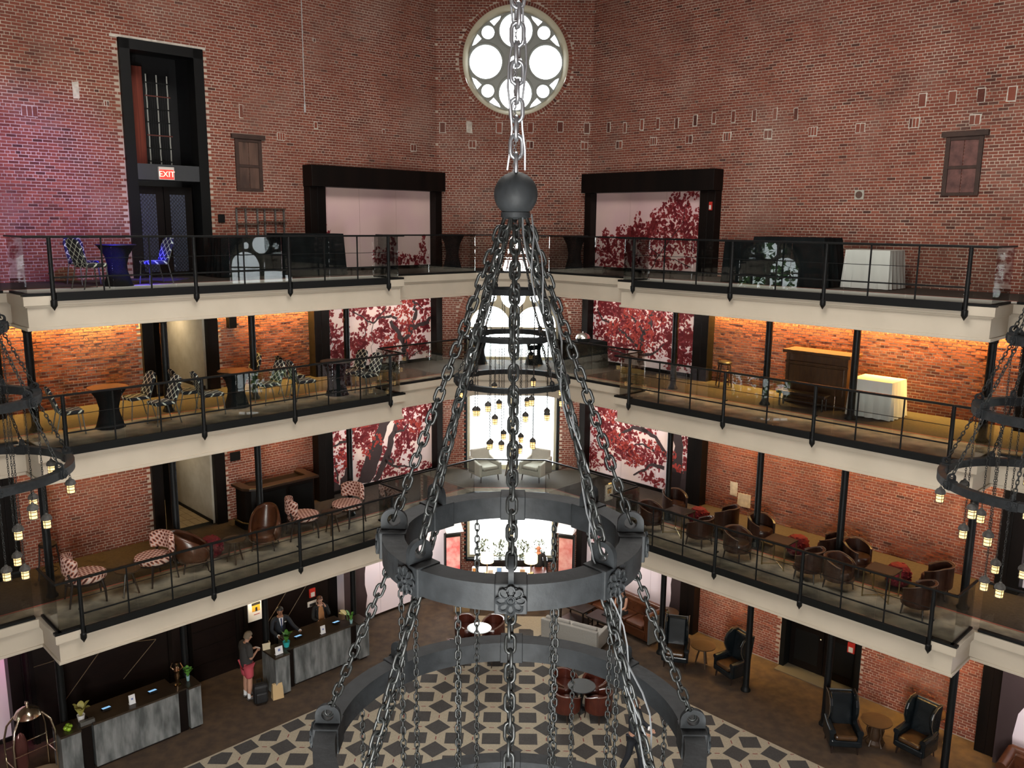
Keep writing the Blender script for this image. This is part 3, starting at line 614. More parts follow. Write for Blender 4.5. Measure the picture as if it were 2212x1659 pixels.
# ================================================================== MURALS
SKYP = [mat('mural_sky_pink', (.74, .50, .50), .7, c2=(.80, .58, .52), scale=.8, detail=2), mat('mural_sky_lilac', (.82, .72, .78), .7, c2=(.86, .72, .74), scale=.8, detail=2), mat('mural_sky_peach', (.88, .68, .60), .7, c2=(.84, .68, .70), scale=.9, detail=2)]
MAROON = mat('mural_maroon', (.25, .022, .034), .7, c2=(.32, .034, .036), scale=2); REDL = mat('mural_red', (.40, .042, .030), .7); BARK = mat('mural_bark', (.040, .022, .022), .7)
def mural(s, k, flip, label, clusters, branches, sky, n0=.012, seed=0, red=(), z1=None, blobs=()):
    R = random.Random(seed); z0 = FL[k]+.11; z1 = z1 or (FL[k+1]-SLT if k < 3 else 13.69); Wd = 4.16; Ht = z1-z0
    U = (lambda x: 13.71+x*Wd) if flip and s > 0 else (lambda x: 17.87-x*Wd) if flip else (lambda x: .30+x*Wd) if s > 0 else (lambda x: 4.46-x*Wd)
    P = lambda x, y, n: UN(s, U(min(max(x, .0), 1.0)), n, z1-min(max(y, .0), 1.0)*Ht)
    root = thing('tree_mural', label, 'mural', P(.5, 1, n0)); c = root.location.copy()
    def fin(mb, nm, m, fix=True):
        mb.v = [(v[0]-c.x, v[1]-c.y, v[2]-c.z) for v in mb.v]; return mb.obj(nm, m, root, fix=fix)
    for i in range(3):
        a, b = i/3+.0012, (i+1)/3-.0012; mb = MB(); q = [(a,1),(b,1),(b,0),(a,0)]
        mb.hexa([P(x,y,0.0) for x, y in q], [P(x,y,n0) for x, y in q]); fin(mb, 'panel', SKYP[sky])
    # branches: tapered polylines
    mb = MB()
    for pts, w0, w1 in branches:
        q = []
        for i in range(len(pts)-1):
            for t in (0, .33, .66):
                x = pts[i][0]+(pts[i+1][0]-pts[i][0])*t; y = pts[i][1]+(pts[i+1][1]-pts[i][1])*t
                q.append((x+(R.uniform(-.012,.012) if i+t > 0 else 0), y+R.uniform(-.012,.012)))
        q.append(pts[-1]); L, Rr = [], []
        for i, (x, y) in enumerate(q):
            x2, y2 = q[min(i+1, len(q)-1)]; x1, y1 = q[max(i-1, 0)]; dx, dy = (x2-x1)*Wd, (y2-y1)*Ht; l = sqrt(dx*dx+dy*dy) or 1
            w_ = (w0+(w1-w0)*i/(len(q)-1))/2*R.uniform(.8, 1.2); L.append((x-dy/l*w_/Wd, y+dx/l*w_/Ht)); Rr.append((x+dy/l*w_/Wd, y-dx/l*w_/Ht))
        for i in range(len(q)-1):
            mb.add([P(*L[i], n0+.0075), P(*L[i+1], n0+.0075), P(*Rr[i+1], n0+.0075), P(*Rr[i], n0+.0075)], [(0,1,2,3)])
    for poly in blobs: mb.add([P(x, y, n0+.0075) for x, y in poly], [tuple(range(len(poly)))])
    if mb.f: fin(mb, 'branch_print', BARK, False)['kind'] = 'stuff'
    def leaves(cl, nm, m, off, dens):
        mb = MB()
        for cx, cy, rx, ry in cl:
            A = pi*rx*ry*Wd*Ht; N = int(A*dens)+2
            for _ in range(N):
                t = R.uniform(0, 2*pi); rr = sqrt(R.random()); x = cx+rx*rr*cos(t)*1.05; y = cy+ry*rr*sin(t)*1.05
                if not (0.0 <= x <= 1 and 0 <= y <= 1): continue
                r = R.uniform(.016, .056)*(1 if R.random() < .8 else 1.5); nv = R.randint(6, 9); a0 = R.uniform(0, 6.3); el = R.uniform(1, 1.9); ca, sa = cos(a0), sin(a0); vs = []
                for i in range(nv):
                    th = 2*pi*i/nv; q = r*R.uniform(.45, 1.15); ax, ay = q*cos(th)*el, q*sin(th)
                    vs.append(P(x+(ax*ca-ay*sa)/Wd, y+(ax*sa+ay*ca)/Ht, n0+off))
                mb.add(vs, [tuple(range(nv))])
        if mb.f: o = fin(mb, nm, m, False); o['kind'] = 'stuff'
    if clusters and k in (1, 2) and not flip: clusters = clusters+[(R.random(), R.random(), R.uniform(.04,.09), R.uniform(.05,.12)) for _ in range(26)]
    leaves(clusters, 'leaf_print', MAROON, .006, 200)
    if red: leaves(red, 'red_leaf_print', REDL, .009, 120)
mural(-1, 3, False, 'pale pink mural panel with scattered red treetops on the top level, left', [(.05,.72,.06,.26),(.13,.78,.05,.14),(.50,.86,.06,.10),(.58,.88,.06,.1),(.63,.78,.03,.16),(.68,.9,.08,.09),(.79,.93,.07,.07),(.92,.78,.035,.2),(.9,.93,.09,.07),(.04,.95,.05,.06)], [([(.03,1),(.06,.8),(.1,.62)],.03,.01),([(.63,1),(.64,.7)],.02,.008)], 0, seed=1)
mural(1, 3, False, 'pink mural panel with a large red treetop rising to the right on the top level', [(.74,.12,.05,.14),(.84,.1,.05,.10),(.91,.04,.03,.06),(.66,.2,.06,.08),(.78,.26,.11,.15),(.95,.36,.05,.16),(.72,.42,.19,.14),(.57,.30,.04,.1),(.41,.36,.025,.12),(.46,.5,.1,.1),(.55,.52,.22,.14),(.3,.5,.09,.08),(.09,.56,.05,.08),(.1,.72,.11,.14),(.22,.75,.12,.2),(.4,.7,.14,.2),(.6,.72,.16,.16),(.8,.62,.18,.16),(.9,.5,.1,.2),(.2,.92,.2,.08),(.5,.92,.12,.07),(.75,.92,.14,.08),(.9,.8,.06,.1)], [([(.55,1),(.62,.8),(.72,.6),(.82,.35),(.85,.15)],.04,.012),([(.62,.8),(.45,.65),(.3,.55)],.025,.01),([(.9,.95),(.75,.85),(.6,.9)],.03,.012)], 0, seed=2)
B2L = [([(.74,1.02),(.735,.85),(.73,.75),(.67,.6),(.60,.42)],.26,.11),([(.73,.76),(.79,.6),(.82,.45),(.84,.30),(.82,.2)],.2,.1),([(.81,.55),(.9,.5),(.96,.49),(1,.42)],.16,.10),([(.66,.40),(.60,.35),(.54,.37),(.49,.36),(.44,.43),(.39,.40),(.33,.32),(.25,.25)],.1,.03),([(.49,.36),(.55,.25),(.57,.05)],.05,.02),([(.72,.15),(.70,0)],.12,.08),([(.78,.16),(.86,.2),(.92,.3)],.08,.02),([(.38,.4),(.37,.55),(.33,.62)],.03,.015),([(.80,.95),(.88,.88),(.95,.8)],.05,.015),([(.44,.43),(.42,.7),(.42,.85)],.02,.01),([(.05,.5),(.03,.3),(.06,.05)],.025,.01),([(.05,.5),(.08,.7)],.02,.01)]
mural(-1, 2, False, 'mural of a forked red-leaved tree on the middle level, left', [(.08,.75,.10,.2),(.19,.8,.07,.17),(.3,.7,.08,.2),(.04,.25,.05,.22),(.17,.12,.04,.1),(.19,.4,.035,.1),(.32,.14,.10,.14),(.44,.13,.08,.13),(.52,.18,.05,.14),(.58,.62,.10,.2),(.54,.5,.04,.12),(.86,.8,.1,.14),(.95,.3,.05,.26),(.9,.08,.1,.08),(.97,.93,.03,.08),(.46,.92,.08,.07),(.42,.62,.03,.05),(.12,.96,.12,.05),(.35,.48,.04,.05)], B2L, 2, seed=3, red=[(.72,.27,.11,.22),(.66,.9,.1,.12),(.6,.72,.08,.1),(.76,.62,.05,.12),(.78,.4,.06,.1)])
mural(1, 2, False, 'mural of a dense dark red tree crown on the middle level, right', [(.1,.15,.14,.2),(.3,.15,.2,.2),(.2,.4,.22,.2),(.45,.3,.2,.25),(.65,.35,.16,.3),(.55,.1,.2,.1),(.12,.6,.12,.12),(.35,.6,.2,.2),(.6,.65,.2,.2),(.84,.6,.12,.3),(.84,.22,.06,.15),(.97,.12,.03,.14),(.9,.85,.06,.1),(.25,.8,.12,.1),(.3,.92,.06,.05),(.97,.55,.04,.2),(.8,.9,.06,.08)], [([(.5,1),(.48,.8),(.5,.6),(.56,.4),(.58,.2)],.22,.12),([(.48,.75),(.36,.62),(.25,.5),(.1,.4),(.04,.25)],.12,.04),([(.52,.55),(.4,.35),(.3,.3)],.1,.04),([(.5,.85),(.62,.8),(.7,.65)],.1,.04),([(.45,.9),(.25,.85),(.15,.8)],.08,.03)], 2, seed=4, red=[(.3,.55,.16,.15),(.5,.6,.1,.2),(.4,.3,.1,.12),(.62,.3,.08,.12)])
mural(-1, 1, False, 'mural with two thick leaning trunks and red leaves on the lower balcony level, left', [(.08,.12,.09,.14),(.12,.35,.12,.16),(.16,.62,.08,.12),(.05,.8,.05,.16),(.16,.85,.05,.14),(.35,.15,.12,.16),(.42,.32,.1,.14),(.3,.42,.08,.12),(.4,.5,.1,.1),(.35,.62,.05,.08),(.5,.7,.04,.12),(.55,.8,.05,.1),(.68,.2,.08,.14),(.78,.15,.1,.1),(.84,.38,.1,.2),(.74,.45,.08,.08),(.78,.58,.1,.06),(.66,.68,.04,.1),(.62,.78,.07,.06),(.68,.87,.04,.05),(.78,.84,.03,.07),(.9,.05,.08,.05),(.95,.62,.025,.09),(.55,.93,.05,.06),(.72,.97,.12,.04),(.88,.95,.08,.05)], [([(.30,1.02),(.38,.8),(.46,.58),(.52,.4),(.58,.24),(.63,.12),(.66,0)],.55,.26),([(.42,1.02),(.52,.82),(.58,.62),(.62,.46),(.66,.3),(.72,.12)],.26,.16),([(.10,1.02),(.16,.86),(.2,.75)],.3,.14),([(.66,.14),(.78,.15),(.83,.13),(.9,.1),(1,.02)],.12,.05),([(.84,.13),(.86,.22),(.83,.28)],.06,.02),([(.62,.5),(.7,.5),(.78,.42)],.1,.03),([(.22,.4),(.16,.5),(.05,.53)],.14,.06),([(.52,.8),(.6,.88),(.68,.9),(.8,.93)],.12,.03),([(.08,.9),(.07,.7)],.06,.04),([(.6,.86),(.56,.75)],.1,.05)], 2, seed=5, red=[(.3,.25,.12,.16),(.42,.18,.08,.12),(.1,.2,.08,.12),(.44,.56,.06,.07),(.36,.66,.05,.08),(.14,.7,.07,.1),(.66,.4,.05,.05),(.82,.48,.08,.08),(.64,.22,.05,.1)], blobs=[[(0,1),(0,.93),(.05,.9),(.1,.95),(.14,1)]])
mural(1, 1, False, 'mural with twisting dark branches and red leaves on the lower balcony level, right', [(.2,.08,.08,.07),(.12,.2,.1,.1),(.3,.2,.15,.12),(.2,.35,.18,.14),(.12,.5,.12,.12),(.3,.5,.14,.12),(.45,.35,.06,.06),(.6,.2,.1,.08),(.68,.28,.06,.1),(.25,.68,.18,.1),(.4,.72,.14,.12),(.5,.6,.14,.08),(.6,.7,.08,.12),(.65,.55,.06,.06),(.88,.2,.09,.22),(.95,.6,.05,.2),(.9,.8,.06,.08),(.65,.92,.06,.06),(.05,.75,.05,.1),(.02,.08,.02,.1),(.93,.4,.04,.1)], [([(.84,1.02),(.85,.75),(.87,.5),(.84,.3),(.82,.1)],.55,.16),([(.82,.7),(.68,.5),(.58,.42),(.48,.35),(.42,.24),(.32,.14),(.2,.16)],.14,.06),([(.58,.42),(.45,.42),(.33,.5),(.22,.62),(.12,.72)],.13,.04),([(.42,.26),(.52,.2),(.68,.2)],.08,.03),([(.75,.78),(.65,.76),(.55,.85),(.46,.93)],.12,.04),([(.65,.62),(.55,.56),(.42,.62)],.08,.03),([(.1,.25),(.03,.22),(0,.15)],.05,.03)], 2, seed=6, red=[(.8,.62,.07,.05),(.9,.72,.08,.05),(.3,.6,.14,.1),(.45,.75,.1,.08),(.25,.3,.12,.1),(.65,.55,.06,.05)], blobs=[[(.78,1),(.77,.8),(.83,.72),(.9,.76),(1,.72),(1,1)]])
jag = lambda R, x, n: [(x+R.uniform(-.012,.012), i/n) for i in range(n+1)]
R_ = random.Random(3)
mural(-1, 0, False, 'white and pink mural with a dark trunk edge beside the reception desk', [(.52,.18,.04,.1),(.58,.3,.06,.1),(.66,.16,.05,.1),(.72,.26,.07,.12),(.8,.12,.06,.1),(.9,.2,.06,.14),(.56,.42,.02,.08)], [([(.5,.3),(.6,.22),(.75,.1),(.85,0)],.03,.012),([(.66,.2),(.72,.35)],.02,.01)], 1, n0=.72, seed=7, blobs=[[(0,0),(0,1)]+jag(R_, .20, 9)[::-1]])
mural(1, 0, False, 'pale lilac mural with a ragged dark trunk edge behind the wing chairs', [(.06,.3,.06,.18),(.15,.42,.06,.12),(.22,.3,.05,.12),(.28,.5,.04,.1)], [([(0,.2),(.15,.3),(.3,.5)],.03,.01)], 1, seed=8, blobs=[[(1,0),(1,1)]+jag(R_, .86, 12)[::-1]])
mural(1, 1, True, 'dark red mural at the right picture edge on the lower balcony level', [(.1,.2,.1,.2),(.3,.2,.15,.2),(.2,.5,.2,.2),(.4,.5,.2,.2),(.15,.8,.1,.12),(.4,.8,.15,.12),(.7,.3,.2,.3)], [([(.3,1),(.28,.6),(.35,.3)],.3,.15),([(.28,.6),(.15,.4),(.05,.3)],.1,.03)], 1, seed=9, red=[(.2,.3,.1,.2),(.3,.6,.1,.15)])
mural(1, 2, True, 'red leaf mural at the right picture edge on the middle level', [(.1,.3,.1,.2),(.1,.7,.1,.2),(.3,.5,.15,.3)], [([(.2,1),(.25,.5)],.1,.05)], 1, seed=10)
mural(1, 0, True, 'mural with a huge dark trunk against white at the right picture edge', [], [([(.16,.45),(.24,.4),(.34,.42)],.05,.02)], 1, n0=.72, seed=11, blobs=[[(0,1),(0,.25),(.02,.2),(.04,.1),(.08,.08),(.12,.2),(.2,.28),(.3,.34),(.22,.42),(.14,.48),(.10,.58),(.085,.75),(.1,1)]])
mural(1, 3, True, 'pink mural panel at the right picture edge on the top level', [(.1,.6,.08,.2),(.2,.8,.1,.15)], [], 0, seed=12)
mural(-1, 2, True, 'red leaf mural at the left picture edge on the middle level', [(.9,.4,.1,.3)], [], 1, seed=13)
mural(-1, 1, True, 'red leaf mural at the left picture edge on the lower balcony level', [(.9,.4,.1,.3)], [], 1, seed=14)
mural(-1, 3, True, 'pink mural panel at the left picture edge on the top level', [(.9,.7,.08,.2)], [], 0, seed=15)
mural(-1, 0, True, 'pale mural at the left picture edge on the ground floor', [(.5,.4,.2,.2)], [([(.5,1),(.5,.5),(.6,.2)],.3,.1)], 1, seed=16)
# ================================================================== CHANDELIERS
RK = [.709, 1.108, 1.514]; ZK = [11.03, 9.85, 8.66]; BH, BWd = .135, .12; BALLZ = 12.84
def link_mesh(mb, p, d, tw, L, W_, r, n, m):
    d = d.normalized(); a = d.orthogonal().normalized()
    up = Vector((0,0,1)) if abs(d.z) < .95 else Vector((1,0,0)); a = d.cross(up).normalized(); b = d.cross(a)
    e = a*cos(tw)+b*sin(tw); g = -a*sin(tw)+b*cos(tw); h = (L-W_)/2; pts = []
    k = n//2
    for i in range(k+1): t = -pi/2+pi*i/k; pts.append(p+d*(h+cos(t)*W_/2)+e*(sin(t)*W_/2))
    for i in range(k+1): t = pi/2+pi*i/k; pts.append(p-d*(h-cos(t)*W_/2)+e*(sin(t)*W_/2))
    o = len(mb.v); N = len(pts)
    for i, q in enumerate(pts):
        t = (pts[(i+1)%N]-pts[i-1]).normalized(); x = t.cross(g).normalized()
        for j in range(m): an = 2*pi*j/m; mb.v.append(tuple(q+(x*cos(an)+g*sin(an))*r))
    for i in range(N):
        i2 = (i+1)%N
        for j in range(m): j2 = (j+1)%m; mb.f.append((o+i*m+j, o+i*m+j2, o+i2*m+j2, o+i2*m+j))
def chain(p0, p1, L, W_, r, n=8, m=5, sag=0):
    mb = MB(); p0, p1 = Vector(p0), Vector(p1); D = (p1-p0).length; pitch = L-2*r*1.15; N = max(1, int(round(D/pitch)))
    for i in range(N):
        t = (i+.5)/N; q = p0+(p1-p0)*t; q.z -= sag*4*t*(1-t); link_mesh(mb, q, p1-p0, (pi/2)*(i % 2)+.3*sin(i*1.7), D/N+2*r*1.15, W_, r, n, m)
    return mb
LAMPG = emis('lantern_glow', (1.0, .60, .22), 1.9); LAMPG.cycles.emission_sampling = 'NONE'
CAPM = mat('lantern_cap', (.045, .043, .04), .7, .2, c2=(.07, .066, .06), scale=30, bump=.4)
def chandelier(label):
    root = thing('chandelier', label, 'chandelier', (0,0,BALLZ)); off = Vector((0,0,-BALLZ))
    def fin(mb, nm, m, par=root, **kw):
        mb.v = [(v[0], v[1], v[2]-BALLZ) for v in mb.v]; return mb.obj(nm, m, par, **kw)
    mb = MB(); mb.blob((0,0,BALLZ), .112, 32, 20); fin(mb, 'ball', IRON, smooth='all')
    mb = MB(); mb.lathe([(.06,BALLZ-.125),(.075,BALLZ-.115),(.075,BALLZ-.09),(.05,BALLZ-.08)], 20); fin(mb, 'collar', IRON, smooth=True)
    fin(chain((0,0,BALLZ+.1), (0,0,21.9), .115, .062, .011, 10, 6), 'suspension_chain', mat('bright_chain', (.30,.31,.33), .35, .8), fix=False, smooth='all')
    for sgn in (-1, 1):
        mb = MB(); mb.tube([(sgn*.035+.012*sin(i*1.3+sgn), .012*cos(i*.9), BALLZ+.12+i*.1) for i in range(12)], .006, 5); fin(mb, 'lifting_sling', mat('bright_chain', (.4,.4,.4), .3), smooth=True)
    mb = MB(); mb.tube([(.03+.02*sin(i*.8), -.02, BALLZ+1.1+i*.25) for i in range(32)], .007, 5); fin(mb, 'power_cable', mat('cable_grey', (.10,.105,.11), .5), smooth=True)
    for k in range(3):
        r, z = RK[k], ZK[k]
        mb = MB(); mb.lathe([(r,z-BH),(r,z),(r-BWd,z),(r-BWd,z-BH),(r,z-BH)], 96, caps=False); ring = fin(mb, 'ring', IRON, smooth=True)
        ring['label'] = ['smallest top ring of the chandelier', 'middle ring of the chandelier', 'largest bottom ring of the chandelier'][k]
        for j in range(8):
            a = pi/4*j-pi/2; e = Vector((cos(a), sin(a), 0)); rc = r-BWd/2
            mb = MB(); mb.cbox(e*rc+Vector((0,0,z-BH/2)), (BWd+.028, .155, BH+.018), a); fin(mb, 'joint_block', IRON, ring, bevel=.006)
            # eyelet plate in the radial plane
            M_ = Matrix.Translation(e*rc+Vector((0,0,z-BALLZ))) @ Matrix.Rotation(a, 4, 'Z') @ Matrix(((1,0,0,0),(0,0,1,0),(0,1,0,0),(0,0,0,1)))
            outl = [(-.072,-.01),(.072,-.01)]+[(.072*cos(t), .058+.066*sin(t)) for t in [pi*i/10 for i in range(11)]]
            curve_plate('eyelet', [outl, circ(0,.060,.036,14)], .026, IRON, M_, ring)
            # rosette on the outer face
            c = e*(r+.018)+Vector((0,0,z-BH/2)); Mx = Matrix.Rotation(a, 3, 'Z') @ Matrix(((0,0,1),(1,0,0),(0,1,0)))
            mb = MB(); mb.lathe([(.066,0),(.066,.006),(.04,.012),(0.0001,.012)], 16, M=Mx, c=c)
            for i in range(8):
                t = 2*pi*i/8; q = c+Mx @ Vector((.046*cos(t), .046*sin(t), .012)); tg = Mx @ Vector((cos(t), sin(t), 0)); sd = Mx @ Vector((-sin(t), cos(t), 0)); nn = Mx @ Vector((0,0,1))
                lp = [q+tg*(.025*cos(w_))+sd*(.0185*sin(w_)) for w_ in [2*pi*x/10 for x in range(10)]]; mb.tube(lp, .0062, 5, closed=True)
            mb.tube([c+Mx @ Vector((.021*cos(t), .021*sin(t), .014)) for t in [2*pi*x/12 for x in range(12)]], .005, 4, closed=True); mb.blob(c+Mx @ Vector((0,0,.012)), .0125, 8, 6)
            fin(mb, 'rosette', IRON, ring, smooth=True)
    for j in range(8):
        a = pi/4*j-pi/2; e = Vector((cos(a), sin(a), 0)); prev = e*.055+Vector((0,0,BALLZ-.11))
        for k in range(3):
            r, z = RK[k]-BWd/2, ZK[k]; fin(chain(prev, e*r+Vector((0,0,z+.062)), .085, .044, .0085, 10, 6), 'support_chain', CHAINM, fix=False, smooth='all'); prev = e*r+Vector((0,0,z-BH-.01))
        a2 = a+.36; e2 = Vector((cos(a2), sin(a2), 0))
        for k, zl in ((2, 8.22), (1, 7.72), (0, 6.86)):
            zl += .10*sin(j*2.1+k); q = e2*(RK[k]-BWd*.7); top = Vector((q.x, q.y, ZK[k]-BH)); cap = Vector((q.x, q.y, zl+.16))
            fin(chain(top, cap, .052, .026, .0052, 6, 4), 'lantern_chain', CHAINM, fix=False, smooth='all')
            mb = MB(); mb.lathe([(.014,.165),(.024,.155),(.026,.14),(.062,.118),(.082,.085),(.086,.045),(.077,.038),(.055,.034)], 14, (q.x, q.y, zl)); lan = fin(mb, 'lantern', CAPM, smooth=True)
            mb = MB(); mb.lathe([(.054,.04),(.060,.02),(.058,-.08),(.05,-.11),(.0,-.115)], 10, (q.x, q.y, zl)); fin(mb, 'glass_shade', LAMPG, lan, smooth=True)
            mb = MB()
            for zz_ in (.012, -.045, -.10): mb.tube([(q.x+.067*cos(t), q.y+.067*sin(t), zl+zz_) for t in [2*pi*x/10 for x in range(10)]], 0.0065, 4, closed=True)
            for t in (0, pi/2, pi, 1.5*pi): mb.tube([(q.x+.067*cos(t), q.y+.067*sin(t), zl+.04), (q.x+.067*cos(t), q.y+.067*sin(t), zl-.11)], .0055, 4)
            fin(mb, 'cage', CAPM, lan)
    # loose supply cables twisting down one chain
    for i in range(3):
        mb = MB(); pts = []
        for t in range(40):
            f_ = t/39; a = -pi/4+.02*i; r = .06+f_*1.4; z = BALLZ-.1-f_*4.1; pts.append(((r+.02*sin(t*1.1+i))*cos(a)+.03*sin(t*.7+2*i), (r)*sin(a)+.03*cos(t*.9+i), z))
        mb.tube(pts, .0045, 4); fin(mb, 'supply_cable', MATS['cable_grey'], smooth=True)
    return root
ch0 = chandelier('huge near iron chandelier of three rings hanging from a ball in the picture centre')
place(ch0, (.18, 4.46, BALLZ))
dup(ch0, (.06, 22.3, BALLZ), 0, 'distant iron chandelier with lit lanterns in front of the far window')
dup(ch0, (-8.72, 13.38, BALLZ), 0, 'iron chandelier with lit lanterns cut by the left picture edge')
dup(ch0, (8.72, 13.38, BALLZ), 0, 'iron chandelier with lit lanterns cut by the right picture edge')
# ================================================================== FURNITURE
K = 1.07
def face(dx, dy): return atan2(dx, -dy)
def fu(s, du, dn): return face(s*(du-dn)/S2, -(du+dn)/S2)      # heading given along the wall (u) and away from it (n)
def pattern_mat(name, kind, c_bg, c_line, c_dot=None, sc=1.0):
    m = bpy.data.materials.new(name); m.use_nodes = True; nt = m.node_tree; b = nt.nodes['Principled BSDF']; L = nt.links.new; MATS[name] = m
    b.inputs['Roughness'].default_value = .85
    tc = nt.nodes.new('ShaderNodeTexCoord'); sp = nt.nodes.new('ShaderNodeSeparateXYZ'); L(tc.outputs['Object'], sp.inputs[0])
    def mt(op, a, c=None):
        n = nt.nodes.new('ShaderNodeMath'); n.operation = op
        for i, v in enumerate((a, c)):
            if v is None: continue
            if isinstance(v, (int, float)): n.inputs[i].default_value = v
            else: L(v, n.inputs[i])
        return n.outputs[0]
    x = mt('MULTIPLY', sp.outputs['X'], sc); z = mt('MULTIPLY', mt('ADD', sp.outputs['Y'], sp.outputs['Z']), sc)
    if kind == 'ogee':
        h, d, bb = .085, .032, .20; cz = mt('MULTIPLY', mt('COSINE', mt('MULTIPLY', z, 2*pi/bb)), d)
        e = mt('ABSOLUTE', mt('SINE', mt('MULTIPLY', mt('SUBTRACT', x, cz), pi/(2*h)))); o = mt('ABSOLUTE', mt('COSINE', mt('MULTIPLY', mt('ADD', x, cz), pi/(2*h))))
        f = mt('LESS_THAN', mt('MINIMUM', e, o), .22); mx = nt.nodes.new('ShaderNodeMix'); mx.data_type = 'RGBA'; L(f, mx.inputs['Factor']); mx.inputs['A'].default_value = (*c_bg, 1); mx.inputs['B'].default_value = (*c_line, 1); L(mx.outputs['Result'], b.inputs['Base Color'])
    else:
        p = .072; row = mt('FLOOR', mt('DIVIDE', z, p*.87)); odd = mt('MULTIPLY', mt('MODULO', mt('ABSOLUTE', row), 2.0), .5)
        fx = mt('SUBTRACT', mt('FRACT', mt('ADD', mt('DIVIDE', x, p), odd)), .5); fz = mt('MULTIPLY', mt('SUBTRACT', mt('FRACT', mt('DIVIDE', z, p*.87)), .5), .87)
        r = mt('SQRT', mt('ADD', mt('MULTIPLY', fx, fx), mt('MULTIPLY', fz, fz)))
        rp = nt.nodes.new('ShaderNodeValToRGB'); rp.color_ramp.interpolation = 'CONSTANT'; L(r, rp.inputs[0]); els = rp.color_ramp.elements
        els[0].position = 0; els[0].color = (*c_dot, 1); els[1].position = .21; els[1].color = (*c_bg, 1); q = els.new(.36); q.color = (*c_line, 1); L(rp.outputs[0], b.inputs['Base Color'])
    return m
OGEE = pattern_mat('ogee_fabric', 'ogee', (.010, .012, .018), (.62, .62, .52)); OGEE_LIT = pattern_mat('ogee_fabric_blue_lit', 'ogee', (.012, .012, .09), (.55, .6, .62))  # second copy has the blue spot's light mixed into the fabric colours
HEXF = pattern_mat('honeycomb_fabric', 'hex', (.42, .12, .06), (.62, .44, .38), (.05, .015, .015))
LEATH = mat('brown_leather', (.024, .0085, .0055), .3, c2=(.042, .015, .008), scale=8, bump=.08); LEATHR = mat('red_brown_leather', (.060, .013, .008), .30, c2=(.085, .020, .011), scale=6, bump=.05)
TANL = mat('tan_leather', (.095, .031, .012), .28, c2=(.065, .021, .009), scale=5, bump=.08); BLUEL = mat('blue_black_leather', (.005, .008, .010), .26, c2=(.010, .014, .017), scale=6, bump=.15); SEATL = mat('worn_seat_leather', (.075, .035, .012), .34, c2=(.03, .016, .008), scale=5, bump=.15)
PIPING = mat('piping_tan', (.15,.09,.06), .5); LEGW = mat('dark_leg_wood', (.020, .010, .007), .4); BRASS = mat('aged_brass', (.30, .22, .10), .35, .9); TABW = mat('brown_table_wood', (.060, .032, .014), .4, c2=(.04, .02, .01), scale=4, stretch=(1, 6, 1)); GREYF = mat('grey_fabric', (.24, .23, .21), .9, c2=(.30, .29, .26), scale=60, bump=.2); DGREY = mat('slate_fabric', (.085, .095, .10), .8, c2=(.11, .12, .125), scale=50)
BCLOTH = mat('black_cloth', (.0035, .0045, .005), .85, c2=(.007, .009, .010), scale=4, spec=.12); WCLOTH = mat('white_cloth', (.72, .70, .66), .8); STEEL = mat('grey_steel', (.20, .20, .19), .45, .7); WHITEP = mat('white_paper', (.8, .8, .8), .7); CREAMF = mat('cream_linen', (.46, .44, .38), .9, c2=(.40, .38, .33), scale=40)
def legs4(root, x, y, h, r0, r1, m, splay=.04, nm='leg'):
    for sx in (-1, 1):
        for sy in (-1, 1):
            mb = MB(); mb.tube([(sx*x, sy*y, h), (sx*(x+splay), sy*(y+splay), 0)], [r0, r1], 8); mb.obj(nm, m, root, smooth=True)
def cushion(mb, x0, x1, y0, y1, z0, z1, rx=0.0, c=None):
    mb.cbox(((x0+x1)/2, (y0+y1)/2, (z0+z1)/2), (x1-x0, y1-y0, z1-z0), rx=rx)
def shell(mb, r, thick, z0, ztop, a0, a1, n=20, sx=1, sy=1, cy=0.0):
    """upright curved wall of varying height: ztop(t) with t in -1..1 across the arc; a = angle from +Y"""
    ring = []
    for i in range(n+1):
        t = -1+2*i/n; a = a0+(a1-a0)*i/n; ex, ey = sin(a), cos(a); zt = ztop(t)
        ring.append([(ex*r*sx, cy+ey*r*sy, z0), (ex*r*sx, cy+ey*r*sy, zt), (ex*(r-thick)*sx, cy+ey*(r-thick)*sy, zt), (ex*(r-thick)*sx, cy+ey*(r-thick)*sy, z0)])
    for i in range(n): mb.hexa([ring[i][0], ring[i+1][0], ring[i+1][3], ring[i][3]], [ring[i][1], ring[i+1][1], ring[i+1][2], ring[i][2]])
def pt(root, fill, nm, m, **kw): mb = MB(); fill(mb); return mb.obj(nm, m, root, **kw)
# --- builders (front faces -Y)
def banquet_chair(fab=OGEE):
    r = thing('banquet_chair', '', 'chair')
    pt(r, lambda b: cushion(b, -.22, .22, -.24, .20, .42, .50), 'seat', fab, bevel=.03)
    def bk(b): b.prism([(x, z) for x, z in [(-.20,0),(.20,0),(.215,.35),(.17,.47),(0,.51),(-.17,.47),(-.215,.35)]], -.03, .03); b.v = [(x, .21+.16*(y/.5)*1.0+z*1.0, .50+y) for x, y, z in b.v]
    pt(r, bk, 'backrest', fab, bevel=.02)
    for sx in (-1, 1):
        pt(r, lambda b: b.tube([(sx*.2, .30, .72), (sx*.2, .20, .44), (sx*.21, .30, 0)], .013, 6), 'rear_leg', STEEL, smooth=True)
        pt(r, lambda b: b.tube([(sx*.2, -.2, .43), (sx*.21, -.24, 0)], .013, 6), 'front_leg', STEEL, smooth=True)
    return r
